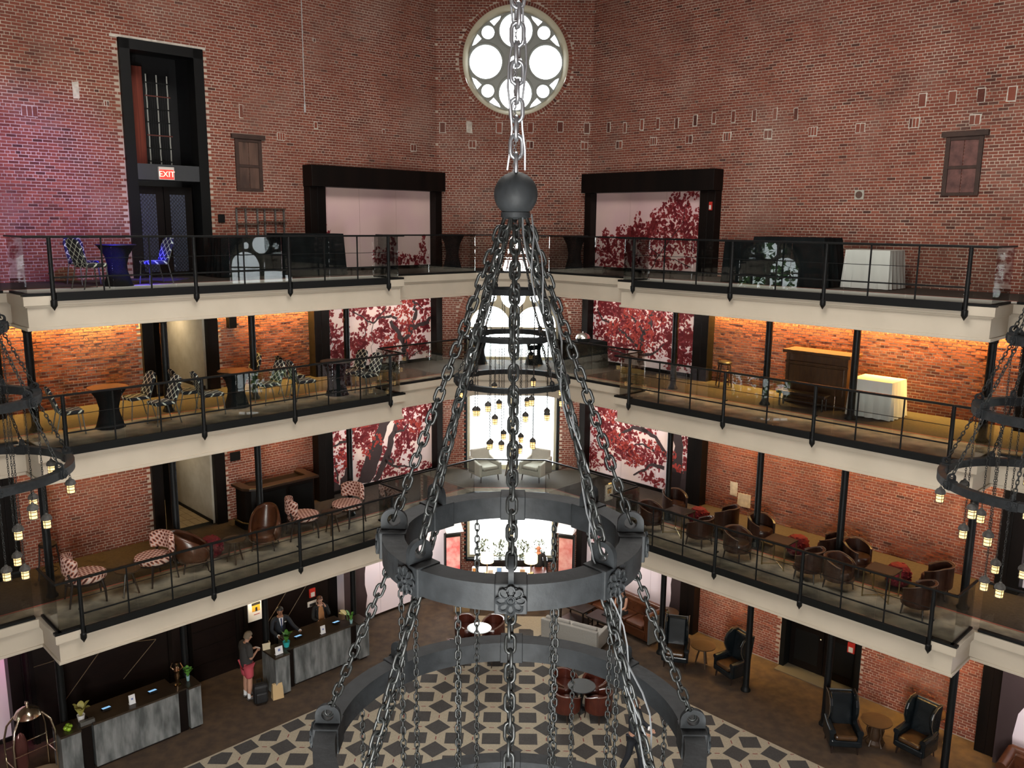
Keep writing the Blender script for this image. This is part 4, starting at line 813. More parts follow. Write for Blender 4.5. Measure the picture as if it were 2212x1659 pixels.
def spandex_table(h=.84):
    r = thing('cocktail_table', '', 'table')
    pt(r, lambda b: b.lathe([(.30,0),(.28,.02),(.20,h*.35),(.19,h*.5),(.24,h*.75),(.36,h*.97),(.39,h)], 24), 'stretch_cover', BCLOTH, smooth=True)
    pt(r, lambda b: b.lathe([(.39,h-.004),(.40,h+.004),(.395,h+.014),(0,h+.014)], 24), 'table_top', mat('cover_top', (.012,.010,.008), .5), smooth=True); return r
def barrel_chair(leather=LEATH, low=False):
    r = thing('barrel_chair', '', 'chair'); h = .74 if not low else .72
    zt = lambda t: h-.16*max(0, abs(t)-.45)/.55
    pt(r, lambda b: shell(b, .34, .06, .26, zt, -radians(128), radians(128), 28, 1.0, 1.0), 'wrap_back', leather, smooth=True, bevel=.012)
    pt(r, lambda b: b.lathe([(.27,.28),(.285,.30),(.285,.42),(.26,.455),(0,.465)], 24, sy=1.05), 'seat', leather, smooth=True)
    pt(r, lambda b: b.lathe([(.33,.24),(.335,.29),(.28,.30)], 24), 'seat_rail', leather, smooth=True)
    pt(r, lambda b: b.tube([(.345*sin(a), .345*cos(a), zt(a/radians(128))+.003) for a in [radians(-128+256*i/24) for i in range(25)]], .008, 5), 'piping', mat('piping_tan', (.30,.19,.12), .5), smooth=True)
    legs4(r, .2, .2, .26, .022, .014, LEGW, .03); return r
def brass_table(w=.62, h=.62):
    r = thing('cafe_table', '', 'table')
    pt(r, lambda b: b.box(-w/2, w/2, -w/2, w/2, h-.03, h), 'table_top', mat('dark_table_top', (.03,.022,.014), .35), bevel=.006)
    for sx in (-1, 1):
        for sy in (-1, 1): pt(r, lambda b: b.box(sx*(w/2-.03)-.012, sx*(w/2-.03)+.012, sy*(w/2-.03)-.012, sy*(w/2-.03)+.012, 0, h-.03), 'leg', BRASS)
    for sg in (-1, 1): pt(r, lambda b: b.tube([(-w/2+.03, -sg*(w/2-.03), .03), (w/2-.03, sg*(w/2-.03), .03)], .011, 6), 'cross_bar', BRASS)
    return r
def pouffe():
    r = thing('pouffe', '', 'stool'); rr = random.Random(4)
    pt(r, lambda b: b.lathe([(.18,0),(.24,.06),(.26,.22),(.24,.38),(.17,.46),(0,.48)], 20), 'body', mat('crimson_felt', (.20,.006,.016), .9, c2=(.09,.003,.008), scale=14, bump=.5), smooth=True)
    def pet(b):
        for i in range(60):
            a = rr.uniform(0, 2*pi); z = rr.uniform(.08, .46); q = .255 if z < .36 else .255-(z-.36)*1.2; b.blob((q*cos(a), q*sin(a), z), (.04,.04,.03), 6, 4)
    o = pt(r, pet, 'felt_petals', MATS['crimson_felt'], smooth=True); o['kind'] = 'stuff'; return r
def honey_chair():
    r = thing('lounge_chair', '', 'chair')
    pt(r, lambda b: b.prism([(.27*1.1*sin(a)*(1 if abs(sin(a))<.99 else 1), -.02+.30*cos(a)) for a in [2*pi*i/20 for i in range(20)]], .36, .46), 'seat', HEXF, bevel=.035)
    def bk(b): shell(b, .34, .09, .50, lambda t: .80-.06*abs(t)**3, -radians(62), radians(62), 16, 1, .95)
    pt(r, bk, 'backrest', HEXF, bevel=.025)
    for sx in (-1, 1): pt(r, lambda b: b.tube([(sx*.22, .26, .56), (sx*.22, .22, .38), (sx*.23, .28, 0)], [.02,.022,.012], 6), 'rear_leg', LEGW, smooth=True)
    for sx in (-1, 1): pt(r, lambda b: b.tube([(sx*.22, -.2, .38), (sx*.24, -.24, .2), (sx*.23, -.25, 0)], [.024,.02,.013], 6), 'front_leg', LEGW, smooth=True)
    pt(r, lambda b: b.lathe([(.29,.33),(.30,.37),(.28,.37)], 20), 'seat_rail', LEGW, smooth=True); return r
def egg_chair():
    r = thing('leather_armchair', '', 'armchair')
    zt = lambda t: .98-.50*abs(t)**2.2
    def sh(b):
        n = 26; rows = 9; o = len(b.v); a0 = radians(125)
        for i in range(n+1):
            t = -1+2*i/n; a = a0*t; top = zt(t)
            for j in range(rows):
                f = j/(rows-1); z = .24+(top-.24)*f; rr = .36+.05*sin(pi*f*.8); lean = .16*f*cos(a); b.v.append((rr*sin(a)*(1-.12*f*f), rr*cos(a)*1.0+lean, z))
        for i in range(n):
            for j in range(rows-1): b.f.append((o+i*rows+j, o+(i+1)*rows+j, o+(i+1)*rows+j+1, o+i*rows+j+1))
    o = pt(r, sh, 'curved_shell', TANL, smooth='all'); md = o.modifiers.new('sol', 'SOLIDIFY'); md.thickness = .05; md.offset = -1
    pt(r, lambda b: b.lathe([(.30,.26),(.33,.29),(.33,.38),(.29,.42),(0,.43)], 24, sy=1.12, c=(0,-.05,0)), 'seat', TANL, smooth=True)
    pt(r, lambda b: b.tube([(.37*sin(a), .37*cos(a)-.02, .25) for a in [2*pi*i/24 for i in range(24)]], .008, 5, closed=True), 'piping', MATS['piping_tan'], smooth=True)
    legs4(r, .22, .22, .25, .022, .013, LEGW, .05); return r
def peg_table(h=.58, R=.26):
    r = thing('side_table', '', 'table'); pt(r, lambda b: b.lathe([(R-.01,h-.03),(R,h-.02),(R,h),(0,h)], 28), 'table_top', TABW, smooth=True)
    for i in range(3):
        a = 2*pi*i/3+.4; pt(r, lambda b: b.tube([(.07*cos(a), .07*sin(a), h-.03), (.2*cos(a), .2*sin(a), 0)], [.026,.018], 8), 'leg', TABW, smooth=True)
    pt(r, lambda b: b.lathe([(.07,h-.1),(.09,h-.03)], 14), 'hub', TABW, smooth=True); return r
def bar_stool(h=.78):
    r = thing('bar_stool', '', 'stool'); pt(r, lambda b: b.lathe([(.17,h-.05),(.19,h-.03),(.19,h),(.16,h+.03),(0,h+.035)], 20), 'seat', mat('stool_seat', (.015,.008,.006), .4), smooth=True)
    legs4(r, .12, .12, h-.04, .02, .016, LEGW, .05)
    for z in (.2, .45): pt(r, lambda b: b.tube([(.165*cos(a), .165*sin(a), z) for a in [2*pi*i/20 for i in range(20)]], .009, 5, closed=True), 'foot_ring', LEGW, smooth=True)
    return r
def wing_chair():
    r = thing('wing_chair', '', 'armchair')
    pt(r, lambda b: cushion(b, -.33, .33, -.36, .34, .20, .36), 'base', BLUEL, bevel=.03)
    pt(r, lambda b: cushion(b, -.25, .25, -.37, .22, .36, .48), 'seat_cushion', SEATL, bevel=.05)
    pt(r, lambda b: b.cbox((0, .29, .78), (.52, .13, .86), rx=-.16), 'backrest', BLUEL, bevel=.05)
    for sx in (-1, 1):
        pt(r, lambda b: b.tube([(sx*.31, -.33, .55), (sx*.315, 0, .57), (sx*.31, .26, .62)], [.075,.07,.06], 10), 'arm_roll', BLUEL, smooth=True)
        pt(r, lambda b: cushion(b, sx*.31-.05, sx*.31+.05, -.33, .3, .2, .55), 'arm_panel', BLUEL, bevel=.02)
        def wing(b):
            b.xprism([(.34,.52),(.10,.60),(.03,.72),(-.03,.86),(-.02,1.02),(.06,1.16),(.20,1.24),(.44,1.24)], sx*.29-.035, sx*.29+.035)
        pt(r, wing, 'wing', BLUEL, bevel=.025)
        pt(r, lambda b: b.tube([(sx*.325, y, z) for y, z in [(.10,.60),(.03,.72),(-.03,.86),(-.02,1.02),(.06,1.16),(.20,1.24),(.42,1.25)]], .008, 5), 'nail_trim', mat('trim_bronze', (.10,.075,.05), .5, .2), smooth=True)
    pt(r, lambda b: b.cbox((0, .385, .76), (.56, .03, .9), rx=-.16), 'outer_back', DGREY, bevel=.01)
    legs4(r, .27, .27, .2, .028, .015, LEGW, .02); return r
def grey_armchair():
    r = thing('armchair', '', 'armchair')
    pt(r, lambda b: cushion(b, -.36, .36, -.36, .34, .20, .38), 'base', CREAMF, bevel=.03); pt(r, lambda b: cushion(b, -.27, .27, -.38, .24, .38, .50), 'seat_cushion', CREAMF, bevel=.05)
    pt(r, lambda b: b.cbox((0, .30, .66), (.66, .14, .56), rx=-.15), 'backrest', CREAMF, bevel=.05)
    for sx in (-1, 1): pt(r, lambda b: b.xprism([(-.38,.2),(.34,.2),(.36,.74),(.1,.66),(-.36,.58)], sx*.35-.05, sx*.35+.05), 'arm', CREAMF, bevel=.025)
    legs4(r, .3, .28, .2, .022, .014, LEGW, .02); return r
def two_seater(w=1.65, back=.74, m=GREYF, name='sofa', buttons=False):
    r = thing(name, '', 'sofa'); pt(r, lambda b: cushion(b, -w/2, w/2, -.40, .36, .14, .36), 'base', m, bevel=.02)
    for i in (-1, 1): pt(r, lambda b: cushion(b, *( (-w/2+.1, -.01) if i < 0 else (.01, w/2-.1)), -.42, .24, .36, .48), 'seat_cushion', m, bevel=.04)
    for i in (-1, 1): pt(r, lambda b: b.cbox(((-w/4+.02)*(-i), .22, .62), (w/2-.12, .14, .34), rx=-.18), 'back_cushion', m, bevel=.04)
    pt(r, lambda b: b.cbox((0, .36, (.14+back)/2), (w, .12, back-.14), rx=-.06), 'backrest', m, bevel=.02)
    for sx in (-1, 1): pt(r, lambda b: cushion(b, sx*(w/2-.05)-.06, sx*(w/2-.05)+.06, -.40, .36, .14, .60), 'arm', m, bevel=.02)
    legs4(r, w/2-.1, .3, .14, .02, .014, LEGW, 0)
    return r
def chesterfield(w=1.9, outer=False):
    r = thing('tufted_sofa', '', 'sofa'); m = TANL
    pt(r, lambda b: cushion(b, -w/2, w/2, -.40, .36, .10, .40), 'base', m, bevel=.04)
    for i in range(3): pt(r, lambda b: cushion(b, -w/2+.14+i*(w-.28)/3+.01, -w/2+.14+(i+1)*(w-.28)/3-.01, -.42, .22, .40, .52), 'seat_cushion', m, bevel=.05)
    pt(r, lambda b: b.cbox((0, .32, .62), (w, .18, .5)), 'backrest', m, bevel=.06)
    pt(r, lambda b: b.tube([(-w/2, .36, .86), (w/2, .36, .86)], .10, 12), 'back_roll', m, smooth=True)
    for sx in (-1, 1):
        pt(r, lambda b: cushion(b, sx*(w/2-.03)-.09, sx*(w/2-.03)+.09, -.40, .36, .10, .74), 'arm', m, bevel=.04); pt(r, lambda b: b.tube([(sx*(w/2-.02), -.42, .80), (sx*(w/2-.02), .38, .84)], .105, 12), 'arm_roll', m, smooth=True)
    if outer:
        pt(r, lambda b: b.box(-w/2-.07, w/2+.07, .41, .46, .06, .90), 'outer_back', DGREY, bevel=.01)
        for sx in (-1, 1): pt(r, lambda b: b.box(sx*(w/2+.09)-.03, sx*(w/2+.09)+.03, -.42, .46, .06, .84), 'outer_arm', DGREY, bevel=.01)
    def bt(b):
        for j in range(2):
            for i in range(9): b.blob((-w/2+.2+(i+.5*j)*(w-.4)/9, .222, .6+.14*j), (.018,.012,.018), 6, 4)
    o = pt(r, bt, 'buttons', LEATHR, smooth=True); o['kind'] = 'stuff'; return r
def cloth_table(w, d, h, m, name='draped_table', top=True):
    r = thing(name, '', 'table'); rr = random.Random(int(w*100)); n = 60; ring0, ring1 = [], []
    per = []
    for i in range(n):
        t = i/n*4; k = int(t); f = t-k; cx, cy = [(-1,-1),(1,-1),(1,1),(-1,1)][k]; nx, ny = [(1,-1),(1,1),(-1,1),(-1,-1)][k]; per.append(((cx+(nx-cx)*f)*w/2, (cy+(ny-cy)*f)*d/2))
    b = MB(); 
    for lv, (z, fl) in enumerate(((h, 0), (h*.93, .012), (h*.55, .05), (.01, .10))):
        for i, (x, y) in enumerate(per):
            k = 1+fl*(1+.9*sin(i*1.9)); b.v.append((x*k, y*k, z))
    for lv in range(3):
        for i in range(n): j = (i+1)%n; b.f.append((lv*n+i, lv*n+j, (lv+1)*n+j, (lv+1)*n+i))
    b.f.append(tuple(range(n))); o = b.obj('cloth', m, r, smooth=True)
    legs4(r, w/2-.06, d/2-.06, h-.02, .015, .015, STEEL, 0, 'leg'); return r
def settle(root, loc, rz, label, group=None, k=K):
    place(root, loc, rz); grow(root, k); root['label'] = label
    if group: root['group'] = group
    return root
class Proto:
    def __init__(s, fn): s.fn = fn; s.root = None
    def __call__(s, loc, rz, label, group=None, k=K):
        if s.root is None: s.root = s.fn(); o = settle(s.root, loc, rz, label, group, k)
        else: o = dup(s.root, loc, rz, label, group); grow(o, k)
        return o
def U3(s, u, n, k): return UN(s, u, n, FL[k]+.0105)
# ---- top level, left
bq, bqb, spt = Proto(banquet_chair), Proto(lambda: banquet_chair(OGEE_LIT)), Proto(spandex_table)
G = 'patterned banquet chairs'
bq(U3(-1, 11.95, 2.9, 3), fu(-1, -1, -.25), 'ogee-patterned banquet chair left of the black table on the top level', G)
bqb(U3(-1, 11.65, 1.55, 3), fu(-1, -.25, 1), 'blue-lit patterned banquet chair behind the black table on the top level', G)
bqb(U3(-1, 10.35, 2.3, 3), fu(-1, 1, .1), 'blue-lit patterned banquet chair right of the black table on the top level', G)
spt(U3(-1, 11.2, 2.35, 3), 0, 'black stretch-covered table under the blue light on the top level', 'black stretch-covered tables')
settle(cloth_table(1.3, .7, .95, BCLOTH), U3(-1, 7.45, .8, 3), radians(45), 'low black draped table by the lattice doors on the top level')
settle(cloth_table(1.75, .8, 1.06, BCLOTH), U3(-1, 5.75, 1.3, 3), radians(45), 'tall black draped bar beside the mural on the top level, left')
hi = Proto(lambda: spandex_table(1.02))
hi((-1.95, 27.9, FL[3]+.007), 0, 'tall black stretch-covered table left of the far bay on the top level', 'black stretch-covered tables'); hi((2.0, 27.9, FL[3]+.007), 0, 'tall black stretch-covered table right of the far bay on the top level', 'black stretch-covered tables')
# metal rack hung on the brick
rk = thing('metal_rack', 'grey metal rack of uprights and shelves on the brick, top level left', 'rack', UN(-1, 6.4, .06, 11.9))
def local(root, mb): c = root.location; mb.v = [(v[0]-c.x, v[1]-c.y, v[2]-c.z) for v in mb.v]; return mb
for u in (5.68, 5.95, 6.28, 6.5, 6.85, 7.12): mb = MB(); mb.ubox(-1, u-.022, u+.022, .03, .07, 12.0, 13.05); local(rk, mb).obj('upright', STEEL, rk)
for u0, u1, z in ((6.25, 7.14, 13.02), (5.66, 6.3, 13.02), (6.5, 7.14, 12.6), (5.66, 6.5, 12.66), (5.66, 7.14, 12.1)): mb = MB(); mb.ubox(-1, u0, u1, .03, .16, z, z+.03); local(rk, mb).obj('shelf', mat('rust_shelf', (.07,.045,.03), .6), rk)
# wooden shutters
OLDW = mat('old_wood', (.12, .065, .045), .75, c2=(.05, .026, .019), scale=5, stretch=(1,1,.2), bump=.2, coords='World'); OLDD = mat('old_dark_wood', (.055, .028, .020), .75, c2=(.035, .018, .013), scale=5, bump=.2, coords='World'); OLDR = mat('old_red_wood', (.17, .075, .062), .75, c2=(.08, .035, .03), scale=5, bump=.2, coords='World')
def shutter(s, u0, u1, z0, z1, m, label):
    r = thing('wooden_shutter', label, 'shutter', UN(s, (u0+u1)/2, 0, z0))
    def ub(nm, *a): mb = MB(); mb.ubox(s, *a); local(r, mb).obj(nm, m if nm == 'panel' else OLDD, r, bevel=.006)
    ub('lintel', u0-.1, u1+.1, .0, .10, z1-.0, z1+.12); ub('frame_stile', u0, u0+.1, .0, .06, z0, z1); ub('frame_stile', u1-.1, u1, .0, .06, z0, z1); ub('bottom_rail', u0+.1, u1-.1, .0, .06, z0, z0+.07); ub('middle_rail', u0+.1, u1-.1, .0, .055, (z0+z1)/2-.06, (z0+z1)/2+.01); ub('top_rail', u0+.1, u1-.1, .0, .055, z1-.08, z1)
    um = (u0+u1)/2
    for a, b in ((u0+.1, um-.008), (um+.008, u1-.1)):
        for c, d in ((z0+.07, (z0+z1)/2-.06), ((z0+z1)/2+.01, z1-.08)): ub('panel', a, b, .0, .035, c, d)
shutter(-1, 6.28, 7.06, 13.5, 14.88, OLDW, 'small weathered brown wooden shutter on the left brick wall'); shutter(1, 11.0, 11.82, 13.45, 14.80, OLDR, 'small weathered reddish wooden shutter on the right brick wall')
# vent, conduit, boxes
v = thing('wall_vent', 'pale square plate with a round brown vent on the right brick wall', 'vent', UN(1, 9.01, 0, 13.38))
mb = MB(); mb.ubox(1, 8.89, 9.13, .0, .03, 13.39, 13.63); local(v, mb).obj('plate', mat('vent_plate', (.42,.40,.34), .7), v, bevel=.004)
mb = MB(); mb.lathe([(0,.0),(.085,.0),(.09,.012),(.0,.012)], 20, M=Matrix.Rotation(0,3,'Z') @ Matrix(((.7071,0,-.7071),(-.7071,0,-.7071),(0,1,0))), c=UN(1, 9.01, .03, 13.51)); local(v, mb).obj('round_cover', mat('vent_brown', (.10,.05,.035), .7), v)
mb = MB(); mb.tube([UN(-1, 4.87, .03, 21.5), UN(-1, 4.87, .03, 15.95)], .012, 6); mb.tube([UN(-1, 4.87, .03, 15.98), UN(-1, 4.87, .03, 15.75)], .028, 8)
cd = thing('hanging_conduit', 'thin pale conduit with a capped end hanging down the left brick wall', 'conduit', UN(-1, 4.87, .03, 15.75)); local(cd, mb).obj('pipe', mat('conduit_grey', (.5,.5,.5), .5), cd)
def wallbox(s, u, z, w, h, d, m, name, label, cat, n=0.0, icon=None):
    r = thing(name, label, cat, UN(s, u, n, z-h/2)); mb = MB(); mb.ubox(s, u-w/2, u+w/2, n, n+d, z-h/2, z+h/2); local(r, mb).obj('housing', m, r, bevel=.008)
    if icon: mb = MB(); mb.ubox(s, u-w*.32, u+w*.32, n+d, n+d+.012, z-h*.4, z+h*.1); local(r, mb).obj('front', icon, r, bevel=.004)
    return r
REDP = mat('alarm_red', (.50, .03, .02), .4); ALW = mat('alarm_white', (.65,.6,.55), .5)
wallbox(1, 4.86, 13.25, .10, .24, .05, REDP, 'fire_alarm', 'small red fire alarm on the black frame of the upper right mural', 'alarm', .345, ALW)
wallbox(1, 9.75, 1.2, .20, .30, .06, REDP, 'fire_alarm', 'red fire alarm pull beside the black double door', 'alarm', -.25+.0, ALW)
wallbox(-1, 5.55, 1.55, .20, .28, .05, REDP, 'fire_alarm', 'red fire alarm on the dark panelling above the reception desk', 'alarm', .625, ALW)
wallbox(-1, 5.55, 1.2, .34, .17, .03, ALW, 'wall_display', 'white framed wall display below the red alarm at reception', 'display', .625, mat('display_dark', (.03,.03,.03), .3))
wallbox(-1, 7.55, 12.75, .18, .22, .06, BLACK, 'junction_box', 'black box on the brick right of the lattice doors, top level', 'box')
wallbox(-1, 7.45, 9.95, .22, .34, .2, BLACK, 'loudspeaker', 'black loudspeaker on the amber-lit brick of the middle level', 'speaker')
wallbox(-1, 7.5, 6.1, .30, .26, .04, BLACK, 'wall_plaque', 'black plaque on the brick left of the bar', 'plaque')
# EXIT sign
def text_obj(body, size, m, M_, name, parent, depth=.004):
    cu = bpy.data.curves.new('t', 'FONT'); cu.body = body; cu.size = size; cu.align_x = 'CENTER'; cu.align_y = 'CENTER'; cu.extrude = depth; cu.resolution_u = 3
    to = bpy.data.objects.new('t', cu); COL.objects.link(to); me = bpy.data.meshes.new_from_object(to.evaluated_get(bpy.context.evaluated_depsgraph_get())); bpy.data.objects.remove(to)
    me.transform(M_); me.materials.clear(); me.materials.append(m); o = bpy.data.objects.new(name, me); COL.objects.link(o); o.parent = parent; return o
def wallM(s, u, n, z):   # text plane on a long wall, readable from the atrium
    e = (UN(s,1,0,0)-UN(s,0,0,0)).normalized()*(1 if s > 0 else -1); nn = (UN(s,0,1,0)-UN(s,0,0,0)).normalized(); p = UN(s,u,n,z)
    return Matrix(((e.x,0,nn.x,p.x),(e.y,0,nn.y,p.y),(e.z,1,nn.z,p.z),(0,0,0,1)))
ex = thing('exit_sign', 'lit red exit sign on the grey beam over the lattice doors', 'sign', UN(-1, 9.02, .08, 13.7))
mb = MB(); mb.ubox(-1, 8.82, 9.22, .085, .16, 13.70, 14.02); local(ex, mb).obj('housing', ALW, ex, bevel=.008)
mb = MB(); mb.ubox(-1, 8.84, 9.20, .16, .165, 13.72, 13.95); local(ex, mb).obj('lit_face', emis('exit_red', (.95,.04,.03), 1.1), ex)
text_obj('EXIT', .20, emis('exit_letters', (1,.45,.32), 2.2), Matrix.Translation(-ex.location) @ wallM(-1, 9.02, .170, 13.835), 'letters', ex)
# ---- top level, right
settle(cloth_table(.75, .8, .98, BCLOTH), U3(1, 6.75, 1.5, 3), -radians(45), 'narrow black draped stand left of the covered box, top level')
settle(cloth_table(1.75, .9, 1.12, BCLOTH, 'covered_box'), U3(1, 8.25, 1.65, 3), -radians(45), 'large box under a black cover on the top level, right')
settle(cloth_table(1.0, .8, .86, WCLOTH), U3(1, 9.95, 1.0, 3), -radians(45), 'white draped table beside the black covered box, top level')
# ---- middle level, left
for u, n, d, lb in ((12.6, 2.8, -1, 'leftmost patterned chair of the middle balcony, left of the first black table'), (10.95, 2.25, 1, 'patterned chair right of the first black table, nearer the brick, middle balcony'), (10.75, 3.2, 1, 'patterned chair right of the first black table, nearer the railing, middle balcony'),
                (9.75, 2.35, -1, 'patterned chair in front of the corridor, nearer the wall, middle balcony'), (9.5, 3.0, -1, 'patterned chair in front of the corridor, nearer the railing, middle balcony'), (7.75, 1.35, 1, 'patterned chair beneath the loudspeaker, nearer the brick, middle balcony'), (7.85, 2.75, 1, 'patterned chair beneath the loudspeaker, nearer the railing, middle balcony'),
                (6.8, 2.15, -1, 'patterned chair left of the last black table, nearer the wall, middle balcony'), (6.95, 2.95, -1, 'patterned chair left of the last black table, nearer the railing, middle balcony'), (5.2, 2.6, 1, 'patterned chair at the far end of the middle balcony, nearer the mural'), (5.2, 3.3, 1, 'patterned chair at the far end of the middle balcony, nearer the railing')):
    bq(U3(-1, u, n, 2), fu(-1, d, .1), lb, G)
for u, n, lb in ((11.75, 2.75, 'first black stretch-covered table of the middle balcony, left end'), (8.65, 2.6, 'second black stretch-covered table of the middle balcony, before the corridor'), (5.95, 2.95, 'last black stretch-covered table of the middle balcony, beside the mural')): spt(U3(-1, u, n, 2), 0, lb, 'black stretch-covered tables')
# ---- middle level, right: stool, cabinet organ, white table
settle(bar_stool(.66), U3(1, 5.75, .6, 2), 0, 'small dark wooden stand by the black frame on the middle level')
pn = thing('upright_piano', 'brown wooden upright piano cabinet with a bench on the middle level', 'piano', U3(1, 8.75, .9, 2), -radians(45)); grow(pn, K)
PW_ = mat('piano_wood', (.075, .034, .012), .4, c2=(.05, .021, .008), scale=3, stretch=(5,1,1))
pt(pn, lambda b: b.box(-.78, .78, -.20, .32, .0, 1.22), 'case', PW_, bevel=.012); pt(pn, lambda b: b.box(-.86, .86, -.30, .36, 1.22, 1.30), 'lid', PW_, bevel=.015); pt(pn, lambda b: b.box(-.80, .80, -.25, -.20, .98, 1.03), 'moulding', PW_, bevel=.008)
pt(pn, lambda b: b.box(-.70, .70, -.225, -.2, .30, .94), 'front_panel', PW_, bevel=.01); pt(pn, lambda b: b.box(-.80, .80, -.26, .34, .0, .1), 'plinth', PW_, bevel=.01)
for sx in (-1, 1): pt(pn, lambda b: b.box(sx*.74-.04, sx*.74+.04, -.23, -.2, .1, 1.22), 'pilaster', PW_)
pb = thing('piano_bench', 'long low dark bench in front of the piano cabinet', 'bench', U3(1, 8.7, 1.65, 2), -radians(45)); grow(pb, K)
pt(pb, lambda b: b.box(-.62, .62, -.16, .16, .30, .38), 'seat', LEGW, bevel=.02); legs4(pb, .54, .1, .3, .024, .02, LEGW, 0)
settle(cloth_table(.95, .8, .86, WCLOTH), U3(1, 10.35, 1.1, 2), -radians(45), 'white draped table right of the piano cabinet, middle level')
# middle level, far bay
ct = Proto(lambda: cloth_table(1.2, .7, .8, BCLOTH)); ct((2.35, 27.3, FL[2]+.008), .6, 'black draped buffet right of the arched window, middle level')
cf = thing('chafing_dish', 'silver chafing dish on the black buffet by the arched window', 'dish', (2.3, 27.3, FL[2]+.875)); pt(cf, lambda b: b.lathe([(.2,0),(.22,.05),(.24,.1),(.2,.2),(.08,.27),(.02,.28),(.02,.31),(0,.32)], 20), 'dome', mat('silver', (.75,.75,.75), .2, 1.0), smooth=True)
spt((-1.1, 27.9, FL[2]+.008), 0, 'black stretch-covered table before the arched window, left pane', 'black stretch-covered tables'); spt((.75, 27.9, FL[2]+.008), 0, 'black stretch-covered table before the arched window, right pane', 'black stretch-covered tables')
# ---- lower balcony, left
hc, ec, pg = Proto(honey_chair), Proto(egg_chair), Proto(peg_table); G2 = 'coral honeycomb-patterned chairs'
hc(U3(-1, 12.55, 2.75, 1), fu(-1, -1, .15), 'leftmost honeycomb-patterned chair beside the corner of the lower balcony', G2, 1.42); hc(U3(-1, 11.0, 2.75, 1), fu(-1, 1, .3), 'honeycomb-patterned chair in front of the lower corridor, right of the first round table', G2, 1.42)
hc(U3(-1, 6.9, 2.55, 1), fu(-1, -1, .35), 'honeycomb-patterned chair right of the tall leather armchair', G2, 1.42); hc(U3(-1, 5.45, 2.55, 1), fu(-1, 1, .3), 'honeycomb-patterned chair at the far end of the lower balcony', G2, 1.42)
pg(U3(-1, 11.75, 3.1, 1), 0, 'round wooden table between the two honeycomb chairs at the near end', 'round wooden tables'); pg(U3(-1, 9.1, 3.0, 1), .5, 'round wooden table between the two leather armchairs, lower balcony', 'round wooden tables'); pg(U3(-1, 6.2, 2.9, 1), .2, 'round wooden table between the two honeycomb chairs at the far end', 'round wooden tables')
ec(U3(-1, 10.0, 2.7, 1), fu(-1, -1, .35), 'brown leather armchair in side view by the corridor, lower balcony', 'brown leather armchairs'); ec(U3(-1, 8.05, 2.6, 1), fu(-1, .75, .9), 'brown leather armchair turned outwards before the black bar', 'brown leather armchairs')
pf = Proto(pouffe); pf(U3(-1, 9.35, 2.2, 1), 0, 'crimson felt pouffe behind the table of the left balcony', 'crimson pouffes')
settle(bar_stool(.80), U3(-1, 12.75, .9, 1), 0, 'dark wooden bar stool by the column at the left edge, lower balcony')
br = thing('corner_bar', 'black rounded bar counter against the brick on the lower balcony', 'bar', U3(-1, 6.75, .85, 1), radians(45)); grow(br, K)
pt(br, lambda b: b.prism([(-.95,.35),(-.95,-.15),(-.85,-.30),(-.68,-.38),(.95,-.38),(.95,.35)], .0, 1.06), 'body', BLKWOOD, smooth=False, bevel=.01)
pt(br, lambda b: b.prism([(-1.06,.38),(-1.06,-.2),(-.94,-.38),(-.74,-.48),(1.06,-.48),(1.06,.38),(.8,.38),(.8,-.2),(-.7,-.2),(-.8,-.1),(-.8,.38)], 1.06, 1.13), 'counter_top', mat('bar_top', (.035,.018,.010), .3), bevel=.012)
pt(br, lambda b: b.prism([(-1.02,.35),(-1.02,-.18),(-.9,-.36),(-.7,-.45),(.98,-.45),(.98,.35)], .0, .12), 'plinth', BLKWOOD, bevel=.01); pt(br, lambda b: b.tube([(-1.06,.3,.2),(-1.06,-.18,.2),(-.94,-.4,.2),(-.72,-.5,.2),(-.2,-.5,.2)], .022, 8), 'foot_rail', BRASS, smooth=True)
for i in range(2): pt(br, lambda b: b.box(-.6+i*.8, .1+i*.8, -.395, -.38, .22, .95), 'front_panel', BLACK, bevel=.01)
# ---- lower balcony, right
bc, bt_ = Proto(barrel_chair), Proto(brass_table); G3 = 'brown leather barrel chairs of the right balcony'
for u, n, du, dn, lb in ((5.2, 3.15, 1, -.1, 'barrel chair at the far end of the right balcony, railing side'), (5.05, 1.75, 1, .3, 'barrel chair at the far end of the right balcony, wall side'), (6.75, 3.05, -1, 0, 'barrel chair right of the first square table, railing side'), (6.75, 1.75, -1, .2, 'barrel chair right of the first square table, wall side'),
                     (8.0, 3.2, 1, .1, 'barrel chair left of the middle square table, railing side'), (7.9, 1.85, 1, .3, 'barrel chair left of the middle square table, wall side'), (9.85, 3.05, -1, .1, 'barrel chair right of the middle square table, railing side'), (9.75, 1.65, -1, .2, 'barrel chair right of the middle square table, wall side'),
                     (10.62, 3.05, 1, .15, 'barrel chair left of the near square table, railing side'), (10.5, 1.8, 1, .2, 'barrel chair left of the near square table, wall side'), (12.45, 3.1, -1, -.1, 'barrel chair at the near corner of the right balcony, railing side'), (12.35, 1.75, -1, .2, 'barrel chair at the near corner of the right balcony, wall side')):
    bc(U3(1, u, n, 1), fu(1, du, dn), lb, G3)
for u, lb in ((5.88, 'square brass-legged table at the far end of the right balcony'), (8.92, 'square brass-legged table in the middle of the right balcony'), (11.5, 'square brass-legged table at the near end of the right balcony')): bt_(U3(1, u, 2.75, 1), radians(45), lb, 'square brass-legged tables')
for u, lb in ((5.88, 'crimson felt pouffe at the far table of the right balcony'), (8.92, 'crimson felt pouffe at the middle table of the right balcony'), (11.5, 'crimson felt pouffe at the near table of the right balcony')): pf(U3(1, u, 1.75, 1), u, lb, 'crimson pouffes')
